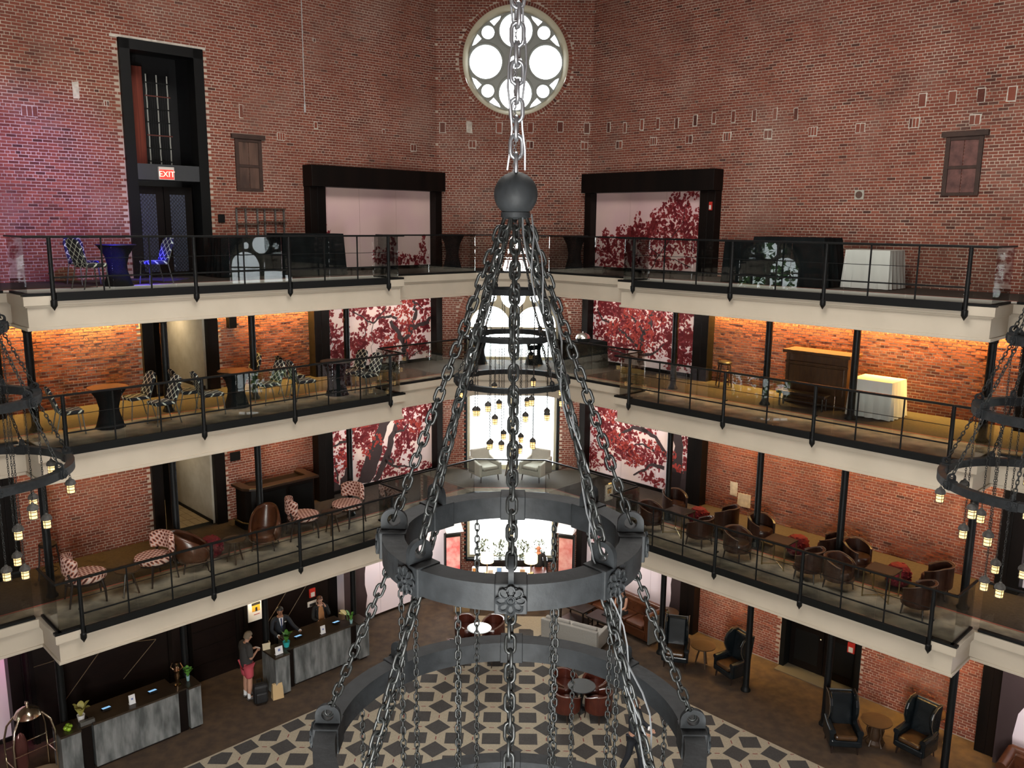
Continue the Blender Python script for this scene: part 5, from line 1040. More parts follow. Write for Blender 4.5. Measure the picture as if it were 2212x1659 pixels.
ga = Proto(grey_armchair); ga((-.85, 27.55, FL[1]+.008), face(.55, -.85), 'pale armchair left of the small table before the tall window', 'pale armchairs'); ga((.85, 27.6, FL[1]+.008), face(-.55, -.85), 'pale armchair right of the small table before the tall window', 'pale armchairs')
settle(peg_table(.6, .2), (0.0, 27.85, FL[1]+.008), 0, 'small dark three-legged table between the two pale armchairs')
# ================================================================== GROUND FLOOR
# patterned rug
RUGB = mat('rug_cream', (.36, .31, .225), .95, c2=(.30, .255, .185), scale=30, bump=.2, coords='World'); RUGD = mat('rug_charcoal', (.040, .036, .034), .95, c2=(.055, .05, .046), scale=40, bump=.2, coords='World'); RUGR = mat('rug_red', (.16, .02, .02), .9)
rug = thing('patterned_rug', 'large cream rug with charcoal squares and diamonds under the chandelier', 'rug', (0, 19, 0))
RP = [(-1.35, 26.15), (1.35, 26.15), (1.35, 24.45+.2), (8.9, 17.1), (8.9, 13), (-8.9, 13), (-8.9, 16.7), (-1.35, 24.2)]
mb = MB(); mb.prism([(x, y-19) for x, y in RP], .0, .008); mb.obj('ground', RUGB, rug)
def clip(poly):
    for a, b, c in ((1, 1, 25.95), (-1, 1, 25.5), (0, 1, 26.1)):
        out = []
        for i in range(len(poly)):
            p, q = poly[i-1], poly[i]; dp, dq = a*p[0]+b*p[1]-c, a*q[0]+b*q[1]-c
            if (dp <= 0) != (dq <= 0): t = dp/(dp-dq); out.append((p[0]+(q[0]-p[0])*t, p[1]+(q[1]-p[1])*t))
            if dq <= 0: out.append(q)
        poly = out
        if len(poly) < 3: return None
    return poly
sq = MB(); rd = MB()
for i in range(-10, 11):
    for j in range(-6, 8):
        cx, cy = -.815+.925*i, 19.82+.945*j
        for poly in ([(cx-.335,cy),(cx,cy-.335),(cx+.335,cy),(cx,cy+.335)], [(cx+.4625-.23,cy+.4725-.23),(cx+.4625+.23,cy+.4725-.23),(cx+.4625+.23,cy+.4725+.23),(cx+.4625-.23,cy+.4725+.23)]):
            p = clip(poly)
            if p: sq.add([(x, y-19, .0095) for x, y in p], [tuple(range(len(p)))])
        for poly in ([(cx+.4,cy-.012),(cx+.525,cy-.012),(cx+.525,cy+.012),(cx+.4,cy+.012)], [(cx-.012,cy+.40),(cx+.012,cy+.40),(cx+.012,cy+.54),(cx-.012,cy+.54)]):
            p = clip(poly)
            if p: rd.add([(x, y-19, .0095) for x, y in p], [tuple(range(len(p)))])
o = sq.obj('charcoal_pattern', RUGD, rug, fix=False); o['kind'] = 'stuff'; o = rd.obj('red_dash_pattern', RUGR, rug, fix=False); o['kind'] = 'stuff'
# wing chairs and tables
wc_ = Proto(wing_chair); G4 = 'dark leather wing chairs'
wc_((4.95, 23.25, 0), face(-.25, -1), 'dark wing chair farthest back, right of the column', G4); wc_((6.42, 22.45, 0), face(-1, -.55), 'dark wing chair with a grey outside back by the second column', G4)
wc_(UN(1, 10.85, 2.6, 0), face(-.1, -1), 'dark wing chair in front of the black double door', G4); wc_((10.05, 18.95, 0), face(-.85, -.65), 'dark wing chair nearest the right picture edge', G4)
settle(peg_table(.62, .34), (5.72, 23.1, 0), .3, 'round brown table between the two farther wing chairs')
dt = thing('drum_table', 'round brown table on a carved pedestal between the two nearer wing chairs', 'table', (9.25, 19.4, 0)); grow(dt, K)
pt(dt, lambda b: b.lathe([(.33,.56),(.345,.575),(.345,.595),(0,.6)], 28), 'table_top', TABW, smooth=True); pt(dt, lambda b: b.lathe([(.2,0),(.2,.05),(.14,.12),(.17,.3),(.12,.42),(.15,.56)], 16), 'pedestal', TABW, smooth=True)
for i in range(5): a = 2*pi*i/5; pt(dt, lambda b: b.tube([(.13*cos(a), .13*sin(a), .55), (.19*cos(a), .19*sin(a), .3), (.15*cos(a), .15*sin(a), .14), (.23*cos(a), .23*sin(a), 0)], .022, 6), 'carved_leg', TABW, smooth=True)
settle(peg_table(.66, .36), (10.7, 19.7, 0), .9, 'round brown table by the column at the right edge')
settle(peg_table(.66, .36), (5.0, 25.15, 0), .2, 'round dark table behind the farthest wing chair, before the mural')
settle(chesterfield(1.9), UN(1, 15.2, 1.6, 0), face(-.7, -.7), 'tan tufted leather sofa cut by the right picture edge')
# sofas, tables and barrel chairs right of centre
settle(two_seater(1.75), (2.05, 24.35, 0), face(.55, 1), 'grey two-seat sofa seen from behind, right of centre')
settle(chesterfield(2.3, True), (3.75, 25.5, 0), face(-.75, -.66), 'tufted brown leather sofa with slate grey outer sides under the lilac mural')
def slab_table(w, d, h, lab, loc, rz):
    r = thing('low_table', lab, 'table', loc, rz); grow(r, K); pt(r, lambda b: b.box(-w/2, w/2, -d/2, d/2, h-.05, h), 'table_top', mat('espresso_wood', (.018,.012,.009), .3), bevel=.006)
    legs4(r, w/2-.06, d/2-.06, h-.05, .03, .025, MATS['espresso_wood'], 0); pt(r, lambda b: b.box(-w/2+.05, w/2-.05, -d/2+.05, d/2-.05, .14, .17), 'lower_shelf', MATS['espresso_wood']); return r
slab_table(.95, .6, .62, 'dark square table between the grey sofa and the tufted sofa', (2.2, 25.65, 0), -.72); slab_table(.9, .6, .62, 'dark table with a laptop in front of the seated woman', (3.0, 24.85, 0), -.72)
lp = thing('laptop', 'open black laptop on the dark table before the seated woman', 'laptop', (3.12, 24.95, .668), 2.3); pt(lp, lambda b: b.box(-.16, .16, -.11, .11, 0, .015), 'keyboard_base', BLACK); pt(lp, lambda b: b.cbox((0, -.14, .11), (.32, .012, .22), rx=.25), 'screen', BLACK)
tg = Proto(lambda: barrel_chair(LEATHR, True)); G5 = 'red-brown barrel chairs in clusters'
cl = ((-.86, 23.95), (2.0, 20.75))
for (x, y), nm in zip(cl, ('far', 'near')):
    for a, w_ in ((45, 'right rear'), (135, 'left rear'), (225, 'left front'), (315, 'right front')):
        if nm == 'far' and a > 200: continue
        a_ = radians(a); tg((x+.58*cos(a_), y+.58*sin(a_), .009), face(-cos(a_), -sin(a_)), 'red-brown barrel chair, %s of the %s round table' % (w_, nm), G5)
    t = thing('round_table', ['pale round table of the far barrel chair cluster', 'dark round table of the near barrel chair cluster'][nm == 'near'], 'table', (x, y, .009)); grow(t, K)
    pt(t, lambda b: b.lathe([(.33,.60),(.345,.61),(.345,.63),(0,.632)], 28), 'table_top', mat('pale_stone', (.30,.34,.34), .25) if nm == 'far' else mat('slate_top', (.05,.06,.065), .3), smooth=True); pt(t, lambda b: b.lathe([(.12,0),(.10,.03),(.03,.06),(.03,.6)], 14), 'pedestal', BLACK, smooth=True)
tg((-.3, 23.1, .009), face(-.3, .9), 'red-brown barrel chair, right front of the far round table', G5); tg((-1.4, 23.1, .009), face(.3, .9), 'red-brown barrel chair, left front of the far round table', G5)
# ---- reception
SLATE = mat('brushed_slate', (.24, .25, .245), .5, .1, c2=(.085, .092, .09), scale=2.2, stretch=(3,3,.7), detail=9, bump=.05, coords='World'); DTOP = mat('desk_top', (.045, .030, .018), .3, c2=(.03, .02, .012), scale=3); DBASE = mat('desk_base', (.010, .006, .005), .5)
def desk(label, u0, u1, n0, n1, h, solid=False):
    r = thing('reception_desk', label, 'desk', UN(-1, (u0+u1)/2, (n0+n1)/2, 0))
    def ub(nm, m, *a, **kw): mb = MB(); mb.ubox(-1, *a); return local(r, mb).obj(nm, m, r, **kw)
    ub('body', DBASE, u0+.05, u1-.05, n0, n1-.05, 0, h-.05); ub('front_panel', SLATE, u0, u1, n1-.05, n1, .06, h-.05, bevel=.004); ub('side_panel', SLATE, u1-.05, u1, n0, n1-.05, .06, h-.05); ub('side_panel', SLATE, u0, u0+.05, n0, n1-.05, .06, h-.05); ub('counter_top', DTOP, u0-.01, u1+.01, n0, n1+.01, h-.05, h, bevel=.004)
    return r
HD = 1.18
desk('long slate-fronted reception desk with two staff behind it', 5.5, 7.34, 1.75, 2.62, HD); desk('narrow slate-fronted desk in front of the man in coral shorts', 7.62, 8.05, 2.12, 2.85, HD); desk('long slate-fronted reception desk in the lower left corner', 10.62, 12.62, 1.85, 2.68, HD); desk('narrow slate-fronted desk right of the corner reception desk', 10.05, 10.36, 2.15, 2.7, HD)
desk('narrow slate-fronted desk with green apples at the left edge', 12.92, 13.35, 2.15, 2.75, HD); desk('short slate-fronted desk at the far end of reception', 4.92, 5.28, 2.15, 2.7, HD)
for u0, u1, lb in ((7.36, 7.60, 'black pier between the long and the narrow reception desk'), (5.30, 5.48, 'black pier right of the long reception desk'), (10.38, 10.60, 'black pier right of the corner reception desk'), (12.65, 12.9, 'black pier left of the corner reception desk')):
    r = thing('desk_pier', lb, 'desk', UN(-1, (u0+u1)/2, 2.3, 0)); mb = MB(); mb.ubox(-1, u0, u1, 2.15, 2.6, 0, HD-.06); local(r, mb).obj('body', BLKWOOD, r, bevel=.006); mb = MB(); mb.ubox(-1, u0-.01, u1+.01, 2.14, 2.62, HD-.06, HD-.02); local(r, mb).obj('cap', DTOP, r)
# framed picture with a brass picture lamp
fp = thing('framed_picture', 'white framed picture with a yellow house under a brass lamp at reception', 'picture', UN(-1, 7.43, .63, 1.4))
def fpb(nm, m, *a, **kw): mb = MB(); mb.ubox(-1, *a); return local(fp, mb).obj(nm, m, fp, **kw)
fpb('board', WHITEP, 7.16, 7.68, .635, .68, 1.28, 1.98, bevel=.02); fpb('house_print', mat('print_yellow', (.70,.38,.04), .6), 7.30, 7.55, .68, .684, 1.58, 1.84); fpb('roof_print', mat('print_black', (.02,.02,.02), .6), 7.29, 7.56, .684, .687, 1.77, 1.85); fpb('door_print', MATS['print_black'], 7.39, 7.45, .684, .687, 1.58, 1.70); fpb('caption_print', mat('print_rose', (.5,.2,.2), .6), 7.32, 7.5, .68, .684, 1.47, 1.50); fpb('lamp_arm', BRASS, 7.38, 7.48, .63, .78, 2.0, 2.06)
mb = MB(); mb.tube([UN(-1, 7.24, .78, 2.06), UN(-1, 7.6, .78, 2.06)], .028, 10); local(fp, mb).obj('lamp_tube', emis('picture_lamp', (1,.62,.2), 4), fp, smooth=True)
area('picture_lamp_light', UN(-1, 7.42, .86, 2.05), UN(-1, 7.42, .66, 1.6), .3, .05, 5, (1,.75,.4))
def ipad(u, n, lb):
    r = thing('tablet', lb, 'tablet', UN(-1, u, n, HD), radians(45)); pt(r, lambda b: b.cbox((0,0,.03), (.2,.15,.05), rx=-.25), 'stand', BLACK, bevel=.006); pt(r, lambda b: b.cbox((0,.006,.058), (.18,.12,.006), rx=-.25), 'screen', emis('tablet_blue', (.22,.45,.72), .9))
ipad(7.0, 2.25, 'glowing blue tablet in front of the man in the suit'); ipad(5.75, 2.25, 'glowing blue tablet in front of the woman on the phone'); ipad(12.2, 2.3, 'left glowing blue tablet on the corner reception desk'); ipad(11.1, 2.3, 'right glowing blue tablet on the corner reception desk')
def cardstand(u, n, lb, w=.15, h=.22):
    r = thing('card_stand', lb, 'sign', UN(-1, u, n, HD), radians(45)); pt(r, lambda b: b.cbox((0,.0,h/2+.01), (w,.012,h), rx=-.15), 'card', WHITEP); pt(r, lambda b: b.cbox((0,-.012,h/2+.02), (w*.3,.004,w*.3), rx=-.15), 'printed_mark', mat('print_blue', (.2,.25,.5), .6)); pt(r, lambda b: b.box(-w/2,w/2,-.03,.05,0,.012), 'foot', WHITEP)
cardstand(6.35, 2.5, 'white card stand on the long reception desk'); cardstand(11.65, 2.45, 'white card stand on the corner reception desk'); cardstand(7.85, 2.7, 'white card stand on the narrow desk by the column', .22, .2)
LEAF = mat('plant_leaf', (.06,.20,.03), .45, c2=(.10,.28,.04), scale=8); LEAFY = mat('yellow_leaf', (.42,.38,.10), .5)
def leaf(b, p0, p1, w, bend=.06):
    p0, p1 = Vector(p0), Vector(p1); d = p1-p0; sd = d.cross(Vector((0,0,1))); sd = sd.normalized() if sd.length > 1e-4 else Vector((1,0,0)); n = 6; L, R, C = [], [], []
    for i in range(n+1):
        t = i/n; q = p0+d*t+Vector((0,0,bend*sin(pi*t))); ww = w*sin(pi*min(1, t*.9+.08))**.8*.5; L.append(q-sd*ww); R.append(q+sd*ww); C.append(q-Vector((0,0,.25*ww)))
    o = len(b.v); b.v += [tuple(x) for i in range(n+1) for x in (L[i], C[i], R[i])]
    for i in range(n):
        for k in (0, 1): a = o+i*3+k; b.f.append((a, a+1, a+4, a+3))
def potted(name, lb, loc, pot, potm, nl, hgt, w, lm, seed, soil=True):
    r = thing(name, lb, 'plant', loc); R = random.Random(seed); pr, ph = pot
    pt(r, lambda b: b.lathe([(pr*.62,0),(pr*.7,.005),(pr,ph),(pr*.92,ph),(pr*.88,ph-.02),(0,ph-.025)], 20), 'pot', potm, smooth=True)
    for i in range(nl):
        a = 2*pi*i/nl+R.uniform(-.3,.3); rr = R.uniform(.5,1)*hgt*.65; pt(r, lambda b: leaf(b, (0,0,ph-.02), (rr*cos(a), rr*sin(a), ph+hgt*R.uniform(.5,1)), w, .08), 'leaf', lm, smooth=True)
    return r
potted('potted_plant', 'green plant in a turquoise pot on the pier beside the suited man', UN(-1, 7.48, 2.45, HD-.02), (.10, .16), mat('turquoise_glaze', (.04,.42,.42), .3), 9, .36, .11, LEAF, 1)
potted('potted_plant', 'yellowish plant in a white pot on the desk by the corner', UN(-1, 12.78, 2.35, HD-.02), (.09, .17), mat('white_glaze', (.75,.73,.7), .3), 7, .34, .15, LEAFY, 2)
potted('glass_vase', 'leafy stems in a glass vase on the narrow desk', UN(-1, 10.22, 2.35, HD), (.05, .14), mat('vase_glass', (.3,.5,.5), .1), 14, .24, .09, mat('fresh_green', (.12,.32,.05), .5), 3)
potted('calla_lily', 'cream calla lily in a glass vase at the end of the long desk', UN(-1, 5.4, 2.5, HD-.02), (.05, .12), MATS['vase_glass'], 5, .3, .08, MATS['fresh_green'], 4)
cl_ = thing('calla_bloom', 'large cream calla bloom leaning left over the long desk', 'flower', UN(-1, 5.52, 2.45, HD+.28)); pt(cl_, lambda b: [leaf(b, (0,0,0), (-.22,-.03,.06), .2, .02), leaf(b, (0,0,0), (-.2,.08,.10), .16, .03)], 'petals', mat('calla_cream', (.78,.68,.30), .5), smooth=True); pt(cl_, lambda b: b.tube([(0,0,0),(.04,.02,-.2)], .008, 5), 'stem', LEAF, smooth=True)
for i, (du, dn) in enumerate(((0,0),(.1,.02),(.06,.1),(.03,-.07))):
    r = thing('green_apple', ['green apple of the heap nearest the wall side', 'green apple at the right of the heap', 'green apple in the middle of the heap', 'green apple at the front of the heap'][i] + ', left desk', 'apple', UN(-1, 13.12+du-.05, 2.5+dn, HD), 0, 'green apples on the left desk')
    pt(r, lambda b: b.lathe([(0,.012),(.03,.0),(.052,.03),(.055,.055),(.04,.085),(.015,.088),(0,.078)], 14), 'fruit', mat('apple_green', (.30,.50,.03), .35), smooth=True); pt(r, lambda b: b.tube([(0,0,.078),(.004,0,.105)], .003, 5), 'stem', LEGW)
tr = thing('desk_tray', 'small steel tray in front of the white pot', 'tray', UN(-1, 12.72, 2.56, HD-.02), radians(45)); pt(tr, lambda b: b.box(-.16,.16,-.05,.05,0,.10), 'body', STEEL, bevel=.006)
st = thing('bronze_statuette', 'shiny bronze figure with raised arms on the pier of the corner desk', 'statuette', UN(-1, 10.49, 2.35, HD-.02)); BRZ = mat('bronze_shine', (.45,.30,.18), .18, 1.0)
pt(st, lambda b: b.lathe([(.09,0),(.09,.04),(.05,.07),(.045,.15),(.075,.25),(.06,.33),(.085,.42),(.04,.5),(.03,.52),(.055,.57),(.05,.62),(0,.65)], 16), 'figure', BRZ, smooth=True)
for sx in (-1, 1): pt(st, lambda b: b.tube([(sx*.07,0,.43),(sx*.15,0,.5),(sx*.1,0,.62)], [.028,.022,.016], 8), 'arm', BRZ, smooth=True)
pf_ = thing('leaflet_holder', 'cream leaflets around the column foot on the narrow desk', 'leaflets', UN(-1, 7.98, 2.25, HD), radians(30)); pt(pf_, lambda b: b.cbox((0,0,.09), (.2,.02,.18), rx=-.3), 'leaflet', mat('leaflet_cream', (.7,.6,.4), .7)); pt(pf_, lambda b: b.cbox((.1,.1,.08), (.02,.16,.16), ry=.2), 'leaflet', MATS['leaflet_cream']); pt(pf_, lambda b: b.box(-.1,.12,-.02,.14,0,.012), 'tray', BLACK)
# luggage cart
BRG = mat('polished_brass', (.85, .76, .60), .18, 1.0)
lc = thing('luggage_cart', 'brass birdcage luggage cart with a domed crown in the lower left corner', 'luggage cart', UN(-1, 13.85, 2.3, 0), .9); grow(lc, 1.05)
pt(lc, lambda b: b.prism([(.50*cos(a)*(1.05), .30*sin(a)) for a in [2*pi*i/28 for i in range(28)]], .16, .22), 'deck', mat('cart_carpet', (.30,.21,.12), .9), bevel=.01)
for sx in (-1, 1):
    for sy in (-1, 1): pt(lc, lambda b: b.tube([(sx*.42, sy*.24, .2), (sx*.42, sy*.24, 1.2), (sx*.36, sy*.20, 1.5), (sx*.24, sy*.12, 1.68), (sx*.08, sy*.04, 1.76)], .022, 10), 'hoop', BRG, smooth=True)
for y in (-.24, .24): pt(lc, lambda b: b.tube([(-.42, y, .95), (.42, y, .95)], .013, 8), 'cross_rail', BRG, smooth=True)
for x in (-.42, .42): pt(lc, lambda b: b.tube([(x, -.24, .7), (x, .24, .7)], .013, 8), 'cross_rail', BRG, smooth=True)
pt(lc, lambda b: b.lathe([(.26,1.66),(.27,1.68),(.22,1.78),(.10,1.86),(.03,1.88),(.02,1.92),(.04,1.95),(.03,1.99),(0,2.0)], 24), 'crown', BRG, smooth=True)
for sx in (-1, 1):
    for sy in (-1, 1): pt(lc, lambda b: b.lathe([(0,-.02),(.08,-.02),(.08,.02),(0,.02)], 14, c=(sx*.36, sy*.2, .08), M=Matrix.Rotation(pi/2,3,'X')), 'wheel', BLACK, smooth=True)
gb = thing('garment_bag', 'shiny maroon garment bag hanging in the luggage cart', 'bag', lc.location+Vector((0,0,.55)), .9); pt(gb, lambda b: b.lathe([(.05,-.1),(.13,0),(.14,.6),(.08,.8),(.02,.86)], 14, sx=1, sy=.5, c=(-.2,0,0)), 'body', mat('maroon_vinyl', (.10,.035,.03), .15, .3), smooth=True)
# bags by the man
bp = thing('black_backpack', 'black wheeled backpack on the floor beside the man in shorts', 'bag', (-6.58, 20.86, 0), .5); grow(bp, K)
pt(bp, lambda b: b.cbox((0,0,.26), (.36,.24,.5)), 'body', mat('black_nylon', (.010,.010,.011), .6, bump=.3, scale=20), bevel=.07); pt(bp, lambda b: b.cbox((0,-.14,.2), (.28,.1,.28)), 'front_pocket', MATS['black_nylon'], bevel=.04); pt(bp, lambda b: b.tube([(-.06,.1,.5),(-.05,.1,.58),(.05,.1,.58),(.06,.1,.5)], .012, 6), 'handle', BLACK, smooth=True)
for sx in (-1, 1): pt(bp, lambda b: b.lathe([(0,-.02),(.045,-.02),(.045,.02),(0,.02)], 12, c=(sx*.14,.1,.045), M=Matrix.Rotation(pi/2,3,'Y')), 'wheel', BLACK, smooth=True)
pp = thing('paper_bag', 'brown folded paper bag standing by the narrow desk', 'bag', (-6.2, 21.1, 0), .6); grow(pp, K); PAP = mat('kraft_paper', (.52,.36,.18), .8, bump=.2, scale=9)
pt(pp, lambda b: b.hexa([(-.14,-.09,0),(.14,-.09,0),(.14,.09,0),(-.14,.09,0)], [(-.13,-.05,.32),(.13,-.05,.32),(.13,.05,.32),(-.13,.05,.32)]), 'body', PAP); pt(pp, lambda b: b.hexa([(-.13,-.062,.26),(.13,-.062,.26),(.13,.06,.26),(-.13,.06,.26)], [(-.12,-.035,.40),(.12,-.035,.40),(.12,.03,.40),(-.12,.03,.40)]), 'folded_top', PAP)
# ---- far bay: concierge counter, lamps, planters, poster cabinets
cc = thing('concierge_counter', 'dark counter with a pale front below the far window', 'counter', (0, 27.1, 0)); grow(cc, K)
pt(cc, lambda b: b.box(-1.1, 1.1, -.35, .35, .0, 1.02), 'body', DBASE, bevel=.01); pt(cc, lambda b: b.box(-.85, .75, -.37, -.35, .12, .9), 'front_panel', SLATE, bevel=.004); pt(cc, lambda b: b.box(-1.18, 1.18, -.42, .40, 1.02, 1.08), 'counter_top', mat('mahogany_top', (.10,.022,.012), .3), bevel=.008)
ld = Proto(lambda: thing('table_lamp', '', 'lamp'))
def table_lamp():
    r = thing('table_lamp', '', 'lamp'); pt(r, lambda b: b.lathe([(.10,0),(.10,.02),(.02,.04),(.014,.3),(.03,.34),(.012,.4)], 16), 'base', BRASS, smooth=True)
    pt(r, lambda b: b.lathe([(.0,.62),(.19,.62),(.205,.58),(.205,.36),(.0,.36)], 28), 'shade', emis('lamp_shade', (1,.78,.42), 4.5), smooth=True); return r
ld = Proto(table_lamp); zc_ = 1.08*K+.002
ld((-.74, 27.0, zc_), 0, 'lit drum-shaded lamp at the left of the far counter', 'drum-shaded lamps'); ld((.73, 27.0, zc_), 0, 'lit drum-shaded lamp at the right of the far counter', 'drum-shaded lamps')
for x in (-.74, .73):
    l = bpy.data.lights.new('lamp_bulb', 'POINT'); l.energy = 18; l.color = (1,.72,.4); l.shadow_soft_size = .2; o = bpy.data.objects.new('lamp_bulb', l); COL.objects.link(o); o.location = (x, 26.6, zc_+.5*K)
for x, w_, h_, c, lb in ((-1.15, .17, .26, (.5,.22,.05), 'framed amber card at the left end of the far counter'), (-.62, .2, .2, (.4,.35,.32), 'small framed photograph before the left lamp'), (-.33, .2, .3, (.15,.3,.62), 'blue framed card right of the left lamp'), (.45, .2, .24, (.35,.22,.14), 'framed portrait card left of the right lamp')):
    r = thing('framed_photo', lb, 'picture', (x, 26.78, zc_), 0); pt(r, lambda b: b.cbox((0,0,h_/2), (w_,.014,h_), rx=-.15), 'frame', WHITEP); pt(r, lambda b: b.cbox((0,-.009,h_/2), (w_*.75,.004,h_*.75), rx=-.15), 'print', mat('card_%d' % int(x*100), c, .6))
pr_ = thing('leaflet_stack', 'white leaflet stack on the far counter', 'leaflets', (-.2, 26.8, zc_)); pt(pr_, lambda b: b.box(-.2,.12,-.06,.06,0,.09), 'stack', WHITEP)
for x, lb in ((-.95, 'left leafy planter under the far window'), (-.32, 'middle left leafy planter under the far window'), (.45, 'middle right leafy planter under the far window'), (1.05, 'right leafy planter under the far window')):
    r = thing('window_planter', lb, 'plant', (x, 28.15, 0), 0, 'leafy planters'); R = random.Random(int(x*100)); pt(r, lambda b: b.box(-.28,.28,-.18,.18,0,1.2), 'box', DBASE, bevel=.01)
    def fol(b):
        for i in range(170): a = R.uniform(0,6.3); rr = R.uniform(0,.25); z = 1.2+R.uniform(0,.65); p = Vector((rr*cos(a)*1.1, rr*sin(a)*.7, z)); leaf(b, p, p+Vector((R.uniform(-.1,.1),R.uniform(-.1,.1),R.uniform(-.05,.1))), .06, .01)
    o = pt(r, fol, 'foliage', mat('planter_green', (.10,.13,.06), .5, c2=(.2,.2,.12), scale=9)); o['kind'] = 'stuff'
def poster(x, rz, lb, c1, c2):
    r = thing('poster_cabinet', lb, 'display', (x, 27.6, 0), rz); pt(r, lambda b: b.box(-.28,.28,-.1,.1,.0,2.3), 'case', BLACK, bevel=.01); pt(r, lambda b: b.box(-.24,.24,-.112,-.1,.15,2.2), 'lit_poster', mat('poster_'+lb[:4], c1, .4, c2=c2, scale=4, emit=c1, estr=.35)); pt(r, lambda b: b.xprism([(-.35,2.45),(.1,2.75),(.1,2.45)], -.3, .3), 'canopy', WHITEP)
poster(-1.95, .35, 'left pink-lit poster cabinet with a white canopy in the far bay', (.62,.12,.12), (.75,.5,.48)); poster(1.95, -.35, 'right pink-lit poster cabinet with a white canopy in the far bay', (.45,.13,.11), (.6,.35,.32))
bx_ = thing('cardboard_box', 'small brown cardboard box with dark print beside the far counter', 'box', (-1.55, 26.55, 0)); pt(bx_, lambda b: b.box(-.26,.26,-.15,.15,0,.36), 'carton', PAP, bevel=.006); pt(bx_, lambda b: b.box(-.16,.16,-.153,-.15,.24,.30), 'print_band', MATS['print_black'])
# ================================================================== PEOPLE
SKIN = mat('skin', (.50, .27, .18), .5); SKIN2 = mat('skin_tan', (.33, .16, .09), .5)
def skin_obj(name, nodes, edges, m, parent, sub=1):
    """nodes: name -> (pos, radius); one skinned surface per connected chain, the first node is the root"""
    bm_ = bmesh.new(); sk = bm_.verts.layers.skin.verify(); V = {}
    for i, (k, (p, r)) in enumerate(nodes.items()):
        v = bm_.verts.new(p); rr = r if isinstance(r, tuple) else (r, r); v[sk].radius = rr; v[sk].use_root = (i == 0 or k.endswith('*')); V[k] = v
    for a, b in edges: bm_.edges.new((V[a], V[b]))
    me = bpy.data.meshes.new(name); bm_.to_mesh(me); bm_.free(); o = bpy.data.objects.new(name, me); COL.objects.link(o)
    s1 = o.modifiers.new('skin', 'SKIN'); s1.use_smooth_shade = True; s2 = o.modifiers.new('sub', 'SUBSURF'); s2.levels = sub; s2.render_levels = sub
    dg = bpy.context.evaluated_depsgraph_get(); me2 = bpy.data.meshes.new_from_object(o.evaluated_get(dg)); me2.name = name
    bpy.data.objects.remove(o); me2.materials.clear(); me2.materials.append(m); me2.polygons.foreach_set('use_smooth', [True]*len(me2.polygons))
    o2 = bpy.data.objects.new(name, me2); COL.objects.link(o2); o2.parent = parent; return o2
